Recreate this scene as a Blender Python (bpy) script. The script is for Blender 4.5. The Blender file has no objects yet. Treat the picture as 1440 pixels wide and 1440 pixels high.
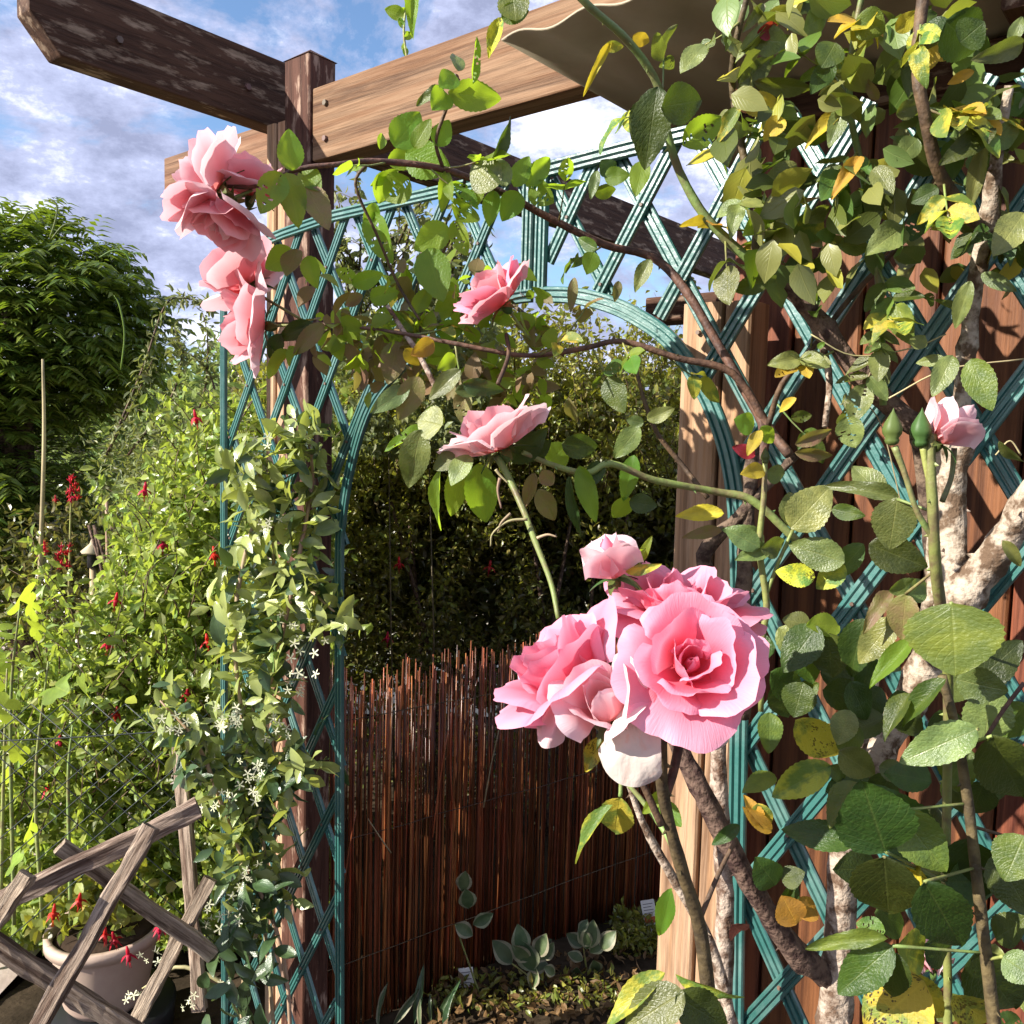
import bpy, math, random
import numpy as np
from mathutils import Vector, Matrix, noise as mn
random.seed(7); RNG = np.random.default_rng(7)
S = bpy.context.scene
C = S.collection
rad = math.radians
# ------------------------------------------------------------------ camera
F = 1250.0
pit, rol = rad(4.9), rad(1.5)
R0 = Vector((1, 0, 0)); FW = Vector((0, math.cos(pit), -math.sin(pit))); U0 = Vector((0, math.sin(pit), math.cos(pit)))
CR = R0*math.cos(rol) + U0*math.sin(rol); CU = -R0*math.sin(rol) + U0*math.cos(rol)
CAM = Vector((0, 0, 1.5))
cd = bpy.data.cameras.new('camera'); cam = bpy.data.objects.new('camera', cd); C.objects.link(cam); S.camera = cam
cd.sensor_width = 36; cd.lens = F/1440*36; cd.clip_start = .02; cd.clip_end = 500
cam.matrix_world = Matrix(((CR.x, CU.x, -FW.x, CAM.x), (CR.y, CU.y, -FW.y, CAM.y), (CR.z, CU.z, -FW.z, CAM.z), (0, 0, 0, 1)))
# ------------------------------------------------------------------ world, sun, exposure
SUN = Vector((-.92, -.38, 0)).normalized(); EL = rad(29)
W = bpy.data.worlds.new('World'); S.world = W; W.use_nodes = True
nt = W.node_tree; nt.nodes.clear()
def nd(t, kind, **k):
    n = t.nodes.new(kind)
    for a, b in k.items(): setattr(n, a, b)
    return n
sky = nd(nt, 'ShaderNodeTexSky'); sky.sky_type = 'NISHITA'; sky.sun_disc = False; sky.sun_elevation = EL
sky.sun_rotation = math.atan2(SUN.x, SUN.y); sky.altitude = 100; sky.air_density = 1.0; sky.dust_density = .6; sky.ozone_density = 4
bg = nd(nt, 'ShaderNodeBackground'); bg.inputs[1].default_value = .10; nt.links.new(sky.outputs[0], bg.inputs[0])
tc = nd(nt, 'ShaderNodeTexCoord'); mp = nd(nt, 'ShaderNodeMapping'); mp.inputs['Scale'].default_value = (1, 1, 1.9); mp.inputs['Location'].default_value = (.35, .12, .2)
nt.links.new(tc.outputs['Generated'], mp.inputs[0])
n1 = nd(nt, 'ShaderNodeTexNoise'); n1.inputs['Scale'].default_value = 2.6; n1.inputs['Detail'].default_value = 9; n1.inputs['Roughness'].default_value = .64; n1.inputs['Distortion'].default_value = .25
nt.links.new(mp.outputs[0], n1.inputs['Vector'])
r1 = nd(nt, 'ShaderNodeValToRGB'); r1.color_ramp.elements[0].position = .41; r1.color_ramp.elements[1].position = .485
nt.links.new(n1.outputs[0], r1.inputs[0])
n2 = nd(nt, 'ShaderNodeTexNoise'); n2.inputs['Scale'].default_value = 5.5; n2.inputs['Detail'].default_value = 8; n2.inputs['Roughness'].default_value = .68
nt.links.new(mp.outputs[0], n2.inputs['Vector'])
r2 = nd(nt, 'ShaderNodeValToRGB'); e = r2.color_ramp.elements
e[0].position = .38; e[0].color = (.25, .28, .42, 1); e[1].position = .61; e[1].color = (.88, .90, 1, 1)
m_ = e.new(.5); m_.color = (.40, .44, .63, 1)
nt.links.new(n2.outputs[0], r2.inputs[0])
bc = nd(nt, 'ShaderNodeBackground'); bc.inputs[1].default_value = .72; nt.links.new(r2.outputs[0], bc.inputs[0])
mx = nd(nt, 'ShaderNodeMixShader'); wo = nd(nt, 'ShaderNodeOutputWorld')
nt.links.new(r1.outputs[0], mx.inputs[0]); nt.links.new(bg.outputs[0], mx.inputs[1]); nt.links.new(bc.outputs[0], mx.inputs[2]); nt.links.new(mx.outputs[0], wo.inputs[0])
sl = bpy.data.lights.new('sun', 'SUN'); sl.energy = 5.0; sl.angle = rad(.5); sl.color = (1, .94, .84)
so = bpy.data.objects.new('sun', sl); C.objects.link(so)
sd = SUN*math.cos(EL) + Vector((0, 0, math.sin(EL)))
so.rotation_euler = sd.to_track_quat('Z', 'Y').to_euler(); so.location = (-5, -2, 5)
S.view_settings.view_transform = 'Standard'; S.view_settings.look = 'None'; S.view_settings.exposure = 1.18; S.view_settings.gamma = 1
S.render.engine = 'CYCLES'
S.cycles.max_bounces = 8; S.cycles.transmission_bounces = 4; S.cycles.transparent_max_bounces = 8
# ------------------------------------------------------------------ coordinates
def ray(px, py): return FW + CR*((px-720)/F) + CU*((720-py)/F)
def P(px, py, d):
    r = ray(px, py); return CAM + r*(d/r.y)
UN = Vector((.636, .772, 0)).normalized(); VR = Vector((.772, -.636, 0)).normalized(); Z = Vector((0, 0, 1))
def on(px, py, c):
    r = ray(px, py); return CAM + r*(c/r.dot(UN))
def ont(px, py, t):
    r = ray(px, py); return CAM + r*(t/r.dot(VR))
def tz(px, py, c):
    p = on(px, py, c); return p.dot(VR), p.z
def W3(c, t, z): return UN*c + VR*t + Z*z
# ------------------------------------------------------------------ materials
def mat(name, col, rough=.6, spec=.4, trans=0, tcol=None, var=.25, vscale=4, bump=0, bscale=30, stretch=None, col2=None, thr=(.4, .6), coord='Object', huev=.04, leaf=False, spots=None, island=False, petal=None, grain=None):
    m = bpy.data.materials.new(name); m.use_nodes = True; t = m.node_tree; N = t.nodes; L = t.links
    for n in list(N): N.remove(n)
    out = nd(t, 'ShaderNodeOutputMaterial'); pb = nd(t, 'ShaderNodeBsdfPrincipled')
    pb.inputs['Roughness'].default_value = rough; pb.inputs['Specular IOR Level'].default_value = spec
    tcn = nd(t, 'ShaderNodeTexCoord'); mpn = nd(t, 'ShaderNodeMapping')
    L.new(tcn.outputs['UV' if coord == 'UV' else coord], mpn.inputs[0])
    if stretch: mpn.inputs['Scale'].default_value = stretch
    oi = nd(t, 'ShaderNodeObjectInfo'); ge = nd(t, 'ShaderNodeNewGeometry')
    ad = nd(t, 'ShaderNodeMath', operation='ADD'); L.new(oi.outputs['Random'], ad.inputs[0])
    L.new(ge.outputs['Random Per Island'], ad.inputs[1]) if island else ad.inputs.__getitem__(1).__setattr__('default_value', 0)
    fr = nd(t, 'ShaderNodeMath', operation='FRACT'); L.new(ad.outputs[0], fr.inputs[0])
    # offset the texture per object
    of = nd(t, 'ShaderNodeVectorMath', operation='ADD'); sc = nd(t, 'ShaderNodeMath', operation='MULTIPLY'); sc.inputs[1].default_value = 37
    L.new(fr.outputs[0], sc.inputs[0]); L.new(mpn.outputs[0], of.inputs[0]); L.new(sc.outputs[0], of.inputs[1])
    no = nd(t, 'ShaderNodeTexNoise'); no.inputs['Scale'].default_value = vscale; no.inputs['Detail'].default_value = 6; no.inputs['Roughness'].default_value = .62
    L.new(of.outputs[0], no.inputs['Vector'])
    mxc = nd(t, 'ShaderNodeMix', data_type='RGBA'); rr = nd(t, 'ShaderNodeValToRGB')
    rr.color_ramp.elements[0].position = thr[0]; rr.color_ramp.elements[1].position = thr[1]
    L.new(no.outputs[0], rr.inputs[0]); L.new(rr.outputs[0], mxc.inputs[0])
    c2 = col2 or tuple(x*.6 for x in col)
    mxc.inputs[6].default_value = (*col, 1); mxc.inputs[7].default_value = (*c2, 1)
    cur = mxc.outputs[2]
    hs = nd(t, 'ShaderNodeHueSaturation'); L.new(cur, hs.inputs['Color'])
    mr = nd(t, 'ShaderNodeMapRange'); mr.inputs[3].default_value = 1-var*1.2; mr.inputs[4].default_value = 1+var*1.2; L.new(fr.outputs[0], mr.inputs[0]); L.new(mr.outputs[0], hs.inputs['Value'])
    s2 = nd(t, 'ShaderNodeMath', operation='MULTIPLY'); s2.inputs[1].default_value = 7.31; f2 = nd(t, 'ShaderNodeMath', operation='FRACT'); L.new(fr.outputs[0], s2.inputs[0]); L.new(s2.outputs[0], f2.inputs[0])
    mh = nd(t, 'ShaderNodeMapRange'); mh.inputs[3].default_value = .5-huev; mh.inputs[4].default_value = .5+huev; L.new(f2.outputs[0], mh.inputs[0]); L.new(mh.outputs[0], hs.inputs['Hue'])
    cur = hs.outputs[0]; hgt = None
    if grain:
        gm = nd(t, 'ShaderNodeMapping'); gm.inputs['Scale'].default_value = (1.4, grain, grain); L.new(of.outputs[0], gm.inputs[0])
        gx = nd(t, 'ShaderNodeTexNoise'); gx.inputs['Scale'].default_value = 2.2; gx.inputs['Detail'].default_value = 8; gx.inputs['Roughness'].default_value = .7; gx.inputs['Distortion'].default_value = .35; L.new(gm.outputs[0], gx.inputs['Vector'])
        g0_ = nd(t, 'ShaderNodeValToRGB'); ge_ = g0_.color_ramp.elements; ge_[0].position = .34; ge_[0].color = (.34, .30, .28, 1); ge_[1].position = .56; ge_[1].color = (1.0, 1.0, 1.0, 1); L.new(gx.outputs[0], g0_.inputs[0])
        gp = nd(t, 'ShaderNodeMix', data_type='RGBA', blend_type='MULTIPLY'); gp.inputs[0].default_value = 1; L.new(cur, gp.inputs[6]); L.new(g0_.outputs[0], gp.inputs[7]); cur = gp.outputs[2]; hgt = g0_.outputs[0]
    if leaf or petal:
        uv = nd(t, 'ShaderNodeTexCoord'); sx = nd(t, 'ShaderNodeSeparateXYZ'); L.new(uv.outputs['UV'], sx.inputs[0])
        a1 = nd(t, 'ShaderNodeMath', operation='SUBTRACT'); a1.inputs[1].default_value = .5; L.new(sx.outputs[0], a1.inputs[0])
        a2 = nd(t, 'ShaderNodeMath', operation='ABSOLUTE'); L.new(a1.outputs[0], a2.inputs[0])
    if leaf:
        # midrib and side veins
        mi = nd(t, 'ShaderNodeMapRange'); mi.inputs[1].default_value = 0; mi.inputs[2].default_value = .03; mi.inputs[3].default_value = 1; mi.inputs[4].default_value = 0; L.new(a2.outputs[0], mi.inputs[0])
        b1 = nd(t, 'ShaderNodeMath', operation='MULTIPLY'); b1.inputs[1].default_value = 52; L.new(sx.outputs[1], b1.inputs[0])
        b2 = nd(t, 'ShaderNodeMath', operation='MULTIPLY'); b2.inputs[1].default_value = -44; L.new(a2.outputs[0], b2.inputs[0])
        b3 = nd(t, 'ShaderNodeMath', operation='ADD'); L.new(b1.outputs[0], b3.inputs[0]); L.new(b2.outputs[0], b3.inputs[1])
        b4 = nd(t, 'ShaderNodeMath', operation='SINE'); L.new(b3.outputs[0], b4.inputs[0])
        b5 = nd(t, 'ShaderNodeMapRange'); b5.inputs[1].default_value = .82; b5.inputs[2].default_value = 1; b5.inputs[3].default_value = 0; b5.inputs[4].default_value = .45; L.new(b4.outputs[0], b5.inputs[0])
        vn = nd(t, 'ShaderNodeMath', operation='MAXIMUM'); L.new(mi.outputs[0], vn.inputs[0]); L.new(b5.outputs[0], vn.inputs[1])
        vm = nd(t, 'ShaderNodeMix', data_type='RGBA'); vf = nd(t, 'ShaderNodeMath', operation='MULTIPLY'); vf.inputs[1].default_value = .17; L.new(vn.outputs[0], vf.inputs[0]); L.new(vf.outputs[0], vm.inputs[0])
        L.new(cur, vm.inputs[6]); vm.inputs[7].default_value = (min(col[0]*2.2+.06, 1), min(col[1]*1.7+.06, 1), min(col[2]*1.8+.03, 1), 1); cur = vm.outputs[2]; hgt = vn.outputs[0]
    if petal:
        # petal colour runs from a deep base to a pale rim
        pr = nd(t, 'ShaderNodeValToRGB'); pe = pr.color_ramp.elements; pe[0].position = .0; pe[0].color = (*petal[0], 1); pe[1].position = 1; pe[1].color = (*petal[2], 1); q = pe.new(.45); q.color = (*petal[1], 1)
        q3 = nd(t, 'ShaderNodeMath', operation='MULTIPLY'); q3.inputs[1].default_value = .5; L.new(a2.outputs[0], q3.inputs[0])
        q4 = nd(t, 'ShaderNodeMath', operation='ADD'); L.new(sx.outputs[1], q4.inputs[0]); L.new(q3.outputs[0], q4.inputs[1])
        q5 = nd(t, 'ShaderNodeMath', operation='SUBTRACT'); q5.inputs[1].default_value = .08; L.new(q4.outputs[0], q5.inputs[0]); L.new(q5.outputs[0], pr.inputs[0])
        pm = nd(t, 'ShaderNodeMix', data_type='RGBA', blend_type='MULTIPLY'); pm.inputs[0].default_value = 1; L.new(pr.outputs[0], pm.inputs[6]); L.new(cur, pm.inputs[7]); cur = pm.outputs[2]
        w1 = nd(t, 'ShaderNodeTexNoise'); w1.inputs['Scale'].default_value = 5; w1.inputs['Detail'].default_value = 4; wm = nd(t, 'ShaderNodeMapping'); wm.inputs['Scale'].default_value = (17, 1.0, 1)
        L.new(uv.outputs['UV'], wm.inputs[0]); L.new(wm.outputs[0], w1.inputs['Vector']); hgt = w1.outputs[0]
    if spots:
        vo = nd(t, 'ShaderNodeTexVoronoi'); vo.inputs['Scale'].default_value = spots[1]; L.new(tcn.outputs['UV'], vo.inputs['Vector'])
        gn = nd(t, 'ShaderNodeTexNoise'); gn.inputs['Scale'].default_value = 3.2; L.new(of.outputs[0], gn.inputs['Vector'])
        g1 = nd(t, 'ShaderNodeMapRange'); g1.inputs[1].default_value = .4; g1.inputs[2].default_value = .65; g1.inputs[3].default_value = .04; g1.inputs[4].default_value = .5; L.new(gn.outputs[0], g1.inputs[0])
        g2 = nd(t, 'ShaderNodeMath', operation='LESS_THAN'); L.new(vo.outputs[0], g2.inputs[0]); L.new(g1.outputs[0], g2.inputs[1])
        sm = nd(t, 'ShaderNodeMix', data_type='RGBA'); L.new(g2.outputs[0], sm.inputs[0]); L.new(cur, sm.inputs[6]); sm.inputs[7].default_value = (*spots[0], 1); cur = sm.outputs[2]
    L.new(cur, pb.inputs['Base Color'])
    if bump:
        bn = nd(t, 'ShaderNodeTexNoise'); bn.inputs['Scale'].default_value = bscale; bn.inputs['Detail'].default_value = 5; L.new(of.outputs[0], bn.inputs['Vector'])
        bu = nd(t, 'ShaderNodeBump'); bu.inputs['Strength'].default_value = bump; bu.inputs['Distance'].default_value = .004
        if hgt:
            h1 = nd(t, 'ShaderNodeMath', operation='MULTIPLY'); h1.inputs[1].default_value = -.35 if leaf else .8; L.new(hgt, h1.inputs[0])
            h2 = nd(t, 'ShaderNodeMath', operation='ADD'); L.new(h1.outputs[0], h2.inputs[0]); L.new(bn.outputs[0], h2.inputs[1]); L.new(h2.outputs[0], bu.inputs['Height'])
        else: L.new(bn.outputs[0], bu.inputs['Height'])
        L.new(bu.outputs[0], pb.inputs['Normal'])
    if trans:
        tb = nd(t, 'ShaderNodeBsdfTranslucent'); ms = nd(t, 'ShaderNodeMixShader'); ms.inputs[0].default_value = trans
        if tcol:
            tm = nd(t, 'ShaderNodeMix', data_type='RGBA', blend_type='MIX'); tm.inputs[0].default_value = .8; L.new(cur, tm.inputs[6]); tm.inputs[7].default_value = (*tcol, 1); L.new(tm.outputs[2], tb.inputs[0])
        else: L.new(cur, tb.inputs[0])
        L.new(pb.outputs[0], ms.inputs[1]); L.new(tb.outputs[0], ms.inputs[2]); L.new(ms.outputs[0], out.inputs[0])
    else: L.new(pb.outputs[0], out.inputs[0])
    return m
M = {}
M['leaf'] = mat('rose_leaf_green', (.10, .145, .022), .38, .4, .26, (.36, .52, .02), .35, 3, .3, 25, col2=(.06, .10, .022), leaf=True)
M['leafd'] = mat('rose_leaf_dark', (.048, .074, .013), .38, .34, .16, (.22, .36, .02), .35, 3, .3, 25, col2=(.03, .05, .012), leaf=True)
M['leafg'] = mat('rose_leaf_grey_green', (.16, .195, .055), .34, .5, .22, (.36, .46, .03), .3, 3, .3, 25, col2=(.10, .13, .04), leaf=True)
M['lime'] = mat('rose_leaf_lime', (.16, .27, .03), .4, .4, .5, (.52, .74, .03), .15, 3, .3, 25, col2=(.13, .23, .03), leaf=True)
M['olive'] = mat('rose_leaf_olive', (.17, .16, .05), .45, .4, .3, (.45, .42, .05), .2, 3, .3, 25, col2=(.2, .13, .07), leaf=True)
M['yel'] = mat('rose_leaf_yellow', (.55, .38, .04), .5, .3, .35, (.8, .58, .03), .2, 3, .3, 25, col2=(.42, .3, .05), leaf=True)
M['yspot'] = mat('rose_leaf_black_spot', (.5, .42, .04), .5, .3, .25, (.7, .6, .04), .12, 2.2, .3, 25, col2=(.14, .22, .04), thr=(.5, .62), leaf=True, spots=((.03, .02, .012), 16))
M['ygreen'] = mat('rose_leaf_half_yellow', (.12, .2, .04), .42, .4, .3, (.5, .55, .04), .12, 2.0, .3, 25, col2=(.5, .46, .05), thr=(.45, .56), leaf=True)
M['brown'] = mat('rose_leaf_brown', (.22, .1, .05), .6, .3, .2, None, .25, 3, .4, 25, leaf=True)
M['red'] = mat('rose_leaf_red', (.3, .045, .02), .45, .4, .25, (.6, .08, .02), .1, 3, .3, 25, leaf=True)
PB = dict(rough=.5, spec=.25, bump=.22, bscale=6, var=.04, huev=.006, vscale=3, col2=(.9, .9, .93))
M['pink'] = mat('petal_pink', (1, 1, 1), trans=.38, petal=((.90, .07, .08), (.92, .18, .26), (.89, .41, .53)), **PB)
M['salmon'] = mat('petal_salmon', (1, 1, 1), trans=.45, petal=((.92, .15, .12), (.90, .28, .31), (.88, .50, .53)), **PB)
M['pale'] = mat('petal_pale', (1, 1, 1), trans=.35, petal=((.88, .28, .24), (.89, .44, .46), (.87, .64, .66)), **PB)
M['white'] = mat('petal_faded', (.68, .60, .54), .55, .2, .35, None, .04, 5, .3, 6, col2=(.7, .5, .42), thr=(.56, .74), coord='UV', huev=.006)
M['sepal'] = mat('sepal_green', (.09, .15, .035), .5, .3, .1, None, .2)
M['cane'] = mat('cane_green', (.2, .25, .07), .5, .4, 0, None, .2, 40, .3, 120, col2=(.16, .12, .06), thr=(.45, .65))
M['caned'] = mat('cane_brown', (.13, .085, .045), .6, .3, 0, None, .2, 60, .5, 160, col2=(.06, .04, .025))
M['bark'] = mat('old_rose_bark', (.42, .34, .27), .85, .15, 0, None, .05, 55, 1, 150, col2=(.12, .075, .05), thr=(.44, .58), huev=.01)
M['barkd'] = mat('dark_rose_bark', (.16, .11, .08), .85, .15, 0, None, .05, 70, 1, 170, col2=(.05, .03, .025), thr=(.42, .6), huev=.01)
M['beam'] = mat('stained_timber_worn', (.092, .043, .026), .75, .2, 0, None, .12, 8, .5, 10, stretch=(1.6, 6, 6), col2=(.34, .24, .17), thr=(.54, .63), huev=.01, grain=5)
M['beaml'] = mat('stained_timber_lighter', (.25, .145, .085), .7, .2, 0, None, .06, 3.2, .4, 8, stretch=(.7, 20, 20), col2=(.17, .08, .04), thr=(.44, .62), huev=.01, grain=1.3)  # lighter brown than the other stained timber
M['tan'] = mat('tan_timber', (.47, .32, .20), .75, .2, 0, None, .08, 2.6, .35, 8, stretch=(.9, 26, 26), col2=(.42, .25, .13), thr=(.4, .66), huev=.01, grain=1.3)
M['board'] = mat('wall_board', (.185, .068, .027), .6, .3, 0, None, .35, 3, .4, 8, stretch=(.7, 22, 22), col2=(.09, .03, .014), thr=(.42, .66), huev=.012, grain=1.3)
M['grey'] = mat('weathered_timber', (.42, .33, .25), .9, .1, 0, None, .12, 3, 1, 6, stretch=(1.5, 30, 30), col2=(.16, .11, .08), thr=(.48, .6), huev=.01, grain=1.6)
M['teal'] = mat('teal_plastic', (.03, .12, .105), .33, 1.0, 0, None, .15, 9, .3, 60, col2=(.13, .22, .2), thr=(.5, .75), huev=.005)
M['roof'] = mat('roof_sheet', (.36, .31, .22), .6, .3, 0, None, .03, 4, 0, col2=(.27, .23, .16), huev=.005)
M['reed'] = mat('reed', (.36, .12, .045), .3, .7, .32, (.7, .2, .06), .75, 5, 0, col2=(.12, .045, .02), stretch=(1, 1, .4), huev=.015)
M['bolt'] = mat('rusty_steel', (.16, .1, .07), .5, .5, 0, None, .1)
M['soil'] = mat('soil', (.055, .035, .024), .95, .1, 0, None, 0, 9, 1, 60, col2=(.028, .018, .012))
M['paving'] = mat('pale_paving', (.5, .45, .38), .9, .1, 0, None, .05, 6, .6, 50, col2=(.36, .31, .25))
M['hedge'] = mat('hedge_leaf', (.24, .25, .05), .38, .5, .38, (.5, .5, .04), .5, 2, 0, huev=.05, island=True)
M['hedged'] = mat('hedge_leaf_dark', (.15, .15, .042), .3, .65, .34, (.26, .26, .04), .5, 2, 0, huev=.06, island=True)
M['fuch'] = mat('fuchsia_leaf', (.26, .33, .075), .35, .55, .4, (.55, .68, .07), .5, 2, 0, huev=.035, island=True)
M['fuch2'] = mat('pale_shrub_leaf', (.19, .22, .09), .5, .4, .3, (.4, .44, .08), .4, 2, 0, huev=.03, island=True)
M['wist'] = mat('wisteria_leaf', (.13, .19, .03), .42, .4, .28, (.3, .42, .02), .3, 2, 0, huev=.03, island=True)
M['far'] = mat('far_leaf', (.17, .24, .07), .6, .2, .3, (.4, .5, .1), .35, 2, 0, huev=.03, island=True)
M['lobed'] = mat('lobed_leaf', (.26, .36, .05), .45, .3, .45, (.6, .75, .05), .2, 2, .2, leaf=True, huev=.02)
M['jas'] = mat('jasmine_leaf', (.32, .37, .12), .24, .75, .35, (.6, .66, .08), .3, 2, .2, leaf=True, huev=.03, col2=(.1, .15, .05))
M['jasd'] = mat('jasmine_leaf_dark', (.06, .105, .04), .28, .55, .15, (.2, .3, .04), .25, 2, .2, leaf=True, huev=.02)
M['jasfl'] = mat('jasmine_flower', (.8, .78, .6), .5, .3, .3, None, .06, 2, 0, col2=(.7, .72, .45), huev=.01)
M['redfl'] = mat('red_flower', (.6, .015, .02), .45, .3, .3, None, .2, 2, 0, col2=(.4, .01, .03), huev=.01)
M['pot'] = mat('cream_pot', (.46, .39, .27), .6, .3, 0, None, .03, 3, .2, 20, col2=(.36, .28, .2), thr=(.45, .62))
M['black'] = mat('black_plastic', (.015, .015, .017), .4, .4, 0, None, .05, 3, 0)
M['wire'] = mat('fence_wire', (.02, .03, .025), .5, .4, 0, None, .1, 3, 0)
M['bamboo'] = mat('bamboo', (.45, .35, .2), .6, .3, 0, None, .1, 4, .2, 20)
M['varie'] = mat('variegated_leaf', (.1, .14, .06), .45, .4, .15, None, .2, 2, .1, leaf=False, petal=None, huev=.02, col2=(.06, .1, .04))
M['vedge'] = mat('cream_margin', (.33, .33, .2), .5, .3, .2, None, .1, 2, 0)
M['tag'] = mat('tag_white', (.75, .72, .68), .5, .3, 0, None, .02, 3, 0, col2=(.7, .68, .64))
M['tagred'] = mat('tag_print_red', (.6, .05, .05), .5, .3, 0, None, .02)
M['tagdark'] = mat('tag_print_dark', (.12, .1, .1), .5, .3, 0, None, .02)
# ------------------------------------------------------------------ object helpers
def mesh(name, V, Fc, m, uv=None, smooth=True):
    me = bpy.data.meshes.new(name)
    V = np.asarray(V, dtype=np.float32)
    if isinstance(Fc, np.ndarray):
        n, k = Fc.shape
        me.vertices.add(len(V)); me.vertices.foreach_set('co', V.ravel())
        me.loops.add(n*k); me.loops.foreach_set('vertex_index', Fc.ravel().astype(np.int32))
        me.polygons.add(n); me.polygons.foreach_set('loop_start', np.arange(0, n*k, k, dtype=np.int32))
        me.update(calc_edges=True)
    else:
        me.from_pydata([tuple(map(float, v)) for v in V], [], Fc); me.update()
    me.polygons.foreach_set('use_smooth', [smooth]*len(me.polygons))
    if uv is not None:
        l = me.uv_layers.new(name='UVMap'); idx = np.empty(len(me.loops), dtype=np.int32); me.loops.foreach_get('vertex_index', idx)
        l.data.foreach_set('uv', np.asarray(uv, dtype=np.float32)[idx].ravel())
    if m: me.materials.append(m)
    return me
def obj(name, me, parent=None, mw=None, **props):
    o = bpy.data.objects.new(name, me); C.objects.link(o)
    mw = mw or Matrix.Identity(4)
    if parent is not None:
        o.parent = parent; o.matrix_basis = WM[parent.name].inverted() @ mw
    else: o.matrix_basis = mw
    WM[o.name] = mw
    for k, v in props.items(): o[k] = v
    return o
WM = {}
def thing(name, loc, label, cat, group=None):
    o = bpy.data.objects.new(name, None); C.objects.link(o); o.location = loc; o.empty_display_size = .05
    WM[o.name] = Matrix.Translation(loc); o['label'] = label; o['category'] = cat
    if group: o['group'] = group
    return o
def tag(o, label, cat, group=None):
    o['label'] = label; o['category'] = cat
    if group: o['group'] = group
    return o
def frame(o, x, z):
    x = Vector(x).normalized(); z = Vector(z); z = (z - x*z.dot(x)).normalized(); y = z.cross(x)
    return Matrix(((x.x, y.x, z.x, o[0]), (x.y, y.y, z.y, o[1]), (x.z, y.z, z.z, o[2]), (0, 0, 0, 1)))
def catmull(pts, n):
    pts = [np.array(p, dtype=float) for p in pts]
    if len(pts) == 2: return [pts[0]+(pts[1]-pts[0])*i/n for i in range(n+1)]
    Q = [2*pts[0]-pts[1]] + pts + [2*pts[-1]-pts[-2]]; out = []
    for i in range(1, len(Q)-2):
        for k in range(n):
            t = k/n; a, b, c, d = Q[i-1:i+3]
            out.append(.5*((2*b)+(c-a)*t+(2*a-5*b+4*c-d)*t*t+(3*b-a-3*c+d)*t**3))
    out.append(pts[-1]); return out
def tube_geo(pts, radii, seg=8, rough=0, n=5, knob=0, cap=True):
    q = [tuple(p)+(r,) for p, r in zip(pts, radii)]
    q = catmull(q, n); V = []; Fc = []
    up = Vector((.3, -.9, .2)); sd_ = random.random()*99
    for i, p in enumerate(q):
        a = Vector(q[max(i-1, 0)][:3]); b = Vector(q[min(i+1, len(q)-1)][:3]); d = (b-a).normalized()
        x = up.cross(d).normalized(); y = d.cross(x); up = y if i == 0 else y
        up = -x.cross(d) if False else y
        for k in range(seg):
            th = 2*math.pi*k/seg; r = p[3]
            if rough: r *= 1 + rough*mn.noise(Vector((k*1.7+sd_, i*.55, sd_))) + rough*.6*mn.noise(Vector((k*3.1+sd_, i*1.3, sd_+5)))
            if knob: r *= 1 + knob*max(0, mn.noise(Vector((sd_, i*.35, 0))))**2*3
            w = x*math.cos(th)*r + y*math.sin(th)*r
            V.append((p[0]+w.x, p[1]+w.y, p[2]+w.z))
        up = y
    m_ = len(q)
    for i in range(m_-1):
        for k in range(seg):
            a = i*seg+k; b = i*seg+(k+1) % seg; Fc.append((a, b, b+seg, a+seg))
    if cap: Fc.append(tuple(range(seg))[::-1]); Fc.append(tuple((m_-1)*seg+k for k in range(seg)))
    return V, Fc, q
def tube(name, pts, radii, m, parent=None, seg=8, **k):
    props = k.pop('props', {})
    if not hasattr(radii, '__len__'): radii = [radii]*len(pts)
    V, Fc, q = tube_geo(pts, radii, seg, **k)
    return obj(name, mesh(name, V, Fc, m), parent, **props), q
def join(geos):
    V = []; Fc = []
    for v, f in geos:
        o = len(V); V += list(v); Fc += [tuple(i+o for i in g) for g in f]
    return V, Fc
def box_geo(x0, x1, y0, y1, z0, z1, ch=0):
    if not ch:
        return [(x, y, z) for x in (x0, x1) for y in (y0, y1) for z in (z0, z1)], [(0, 1, 3, 2), (4, 6, 7, 5), (0, 4, 5, 1), (2, 3, 7, 6), (0, 2, 6, 4), (1, 5, 7, 3)]
    # long box along x with chamfered long edges
    pr = [(y0+ch, z0), (y1-ch, z0), (y1, z0+ch), (y1, z1-ch), (y1-ch, z1), (y0+ch, z1), (y0, z1-ch), (y0, z0+ch)]
    V = [(x, a, b) for x in (x0, x1) for a, b in pr]
    Fc = [(k, (k+1) % 8, 8+(k+1) % 8, 8+k) for k in range(8)] + [tuple(range(8))[::-1], tuple(range(8, 16))]
    return V, Fc
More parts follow.
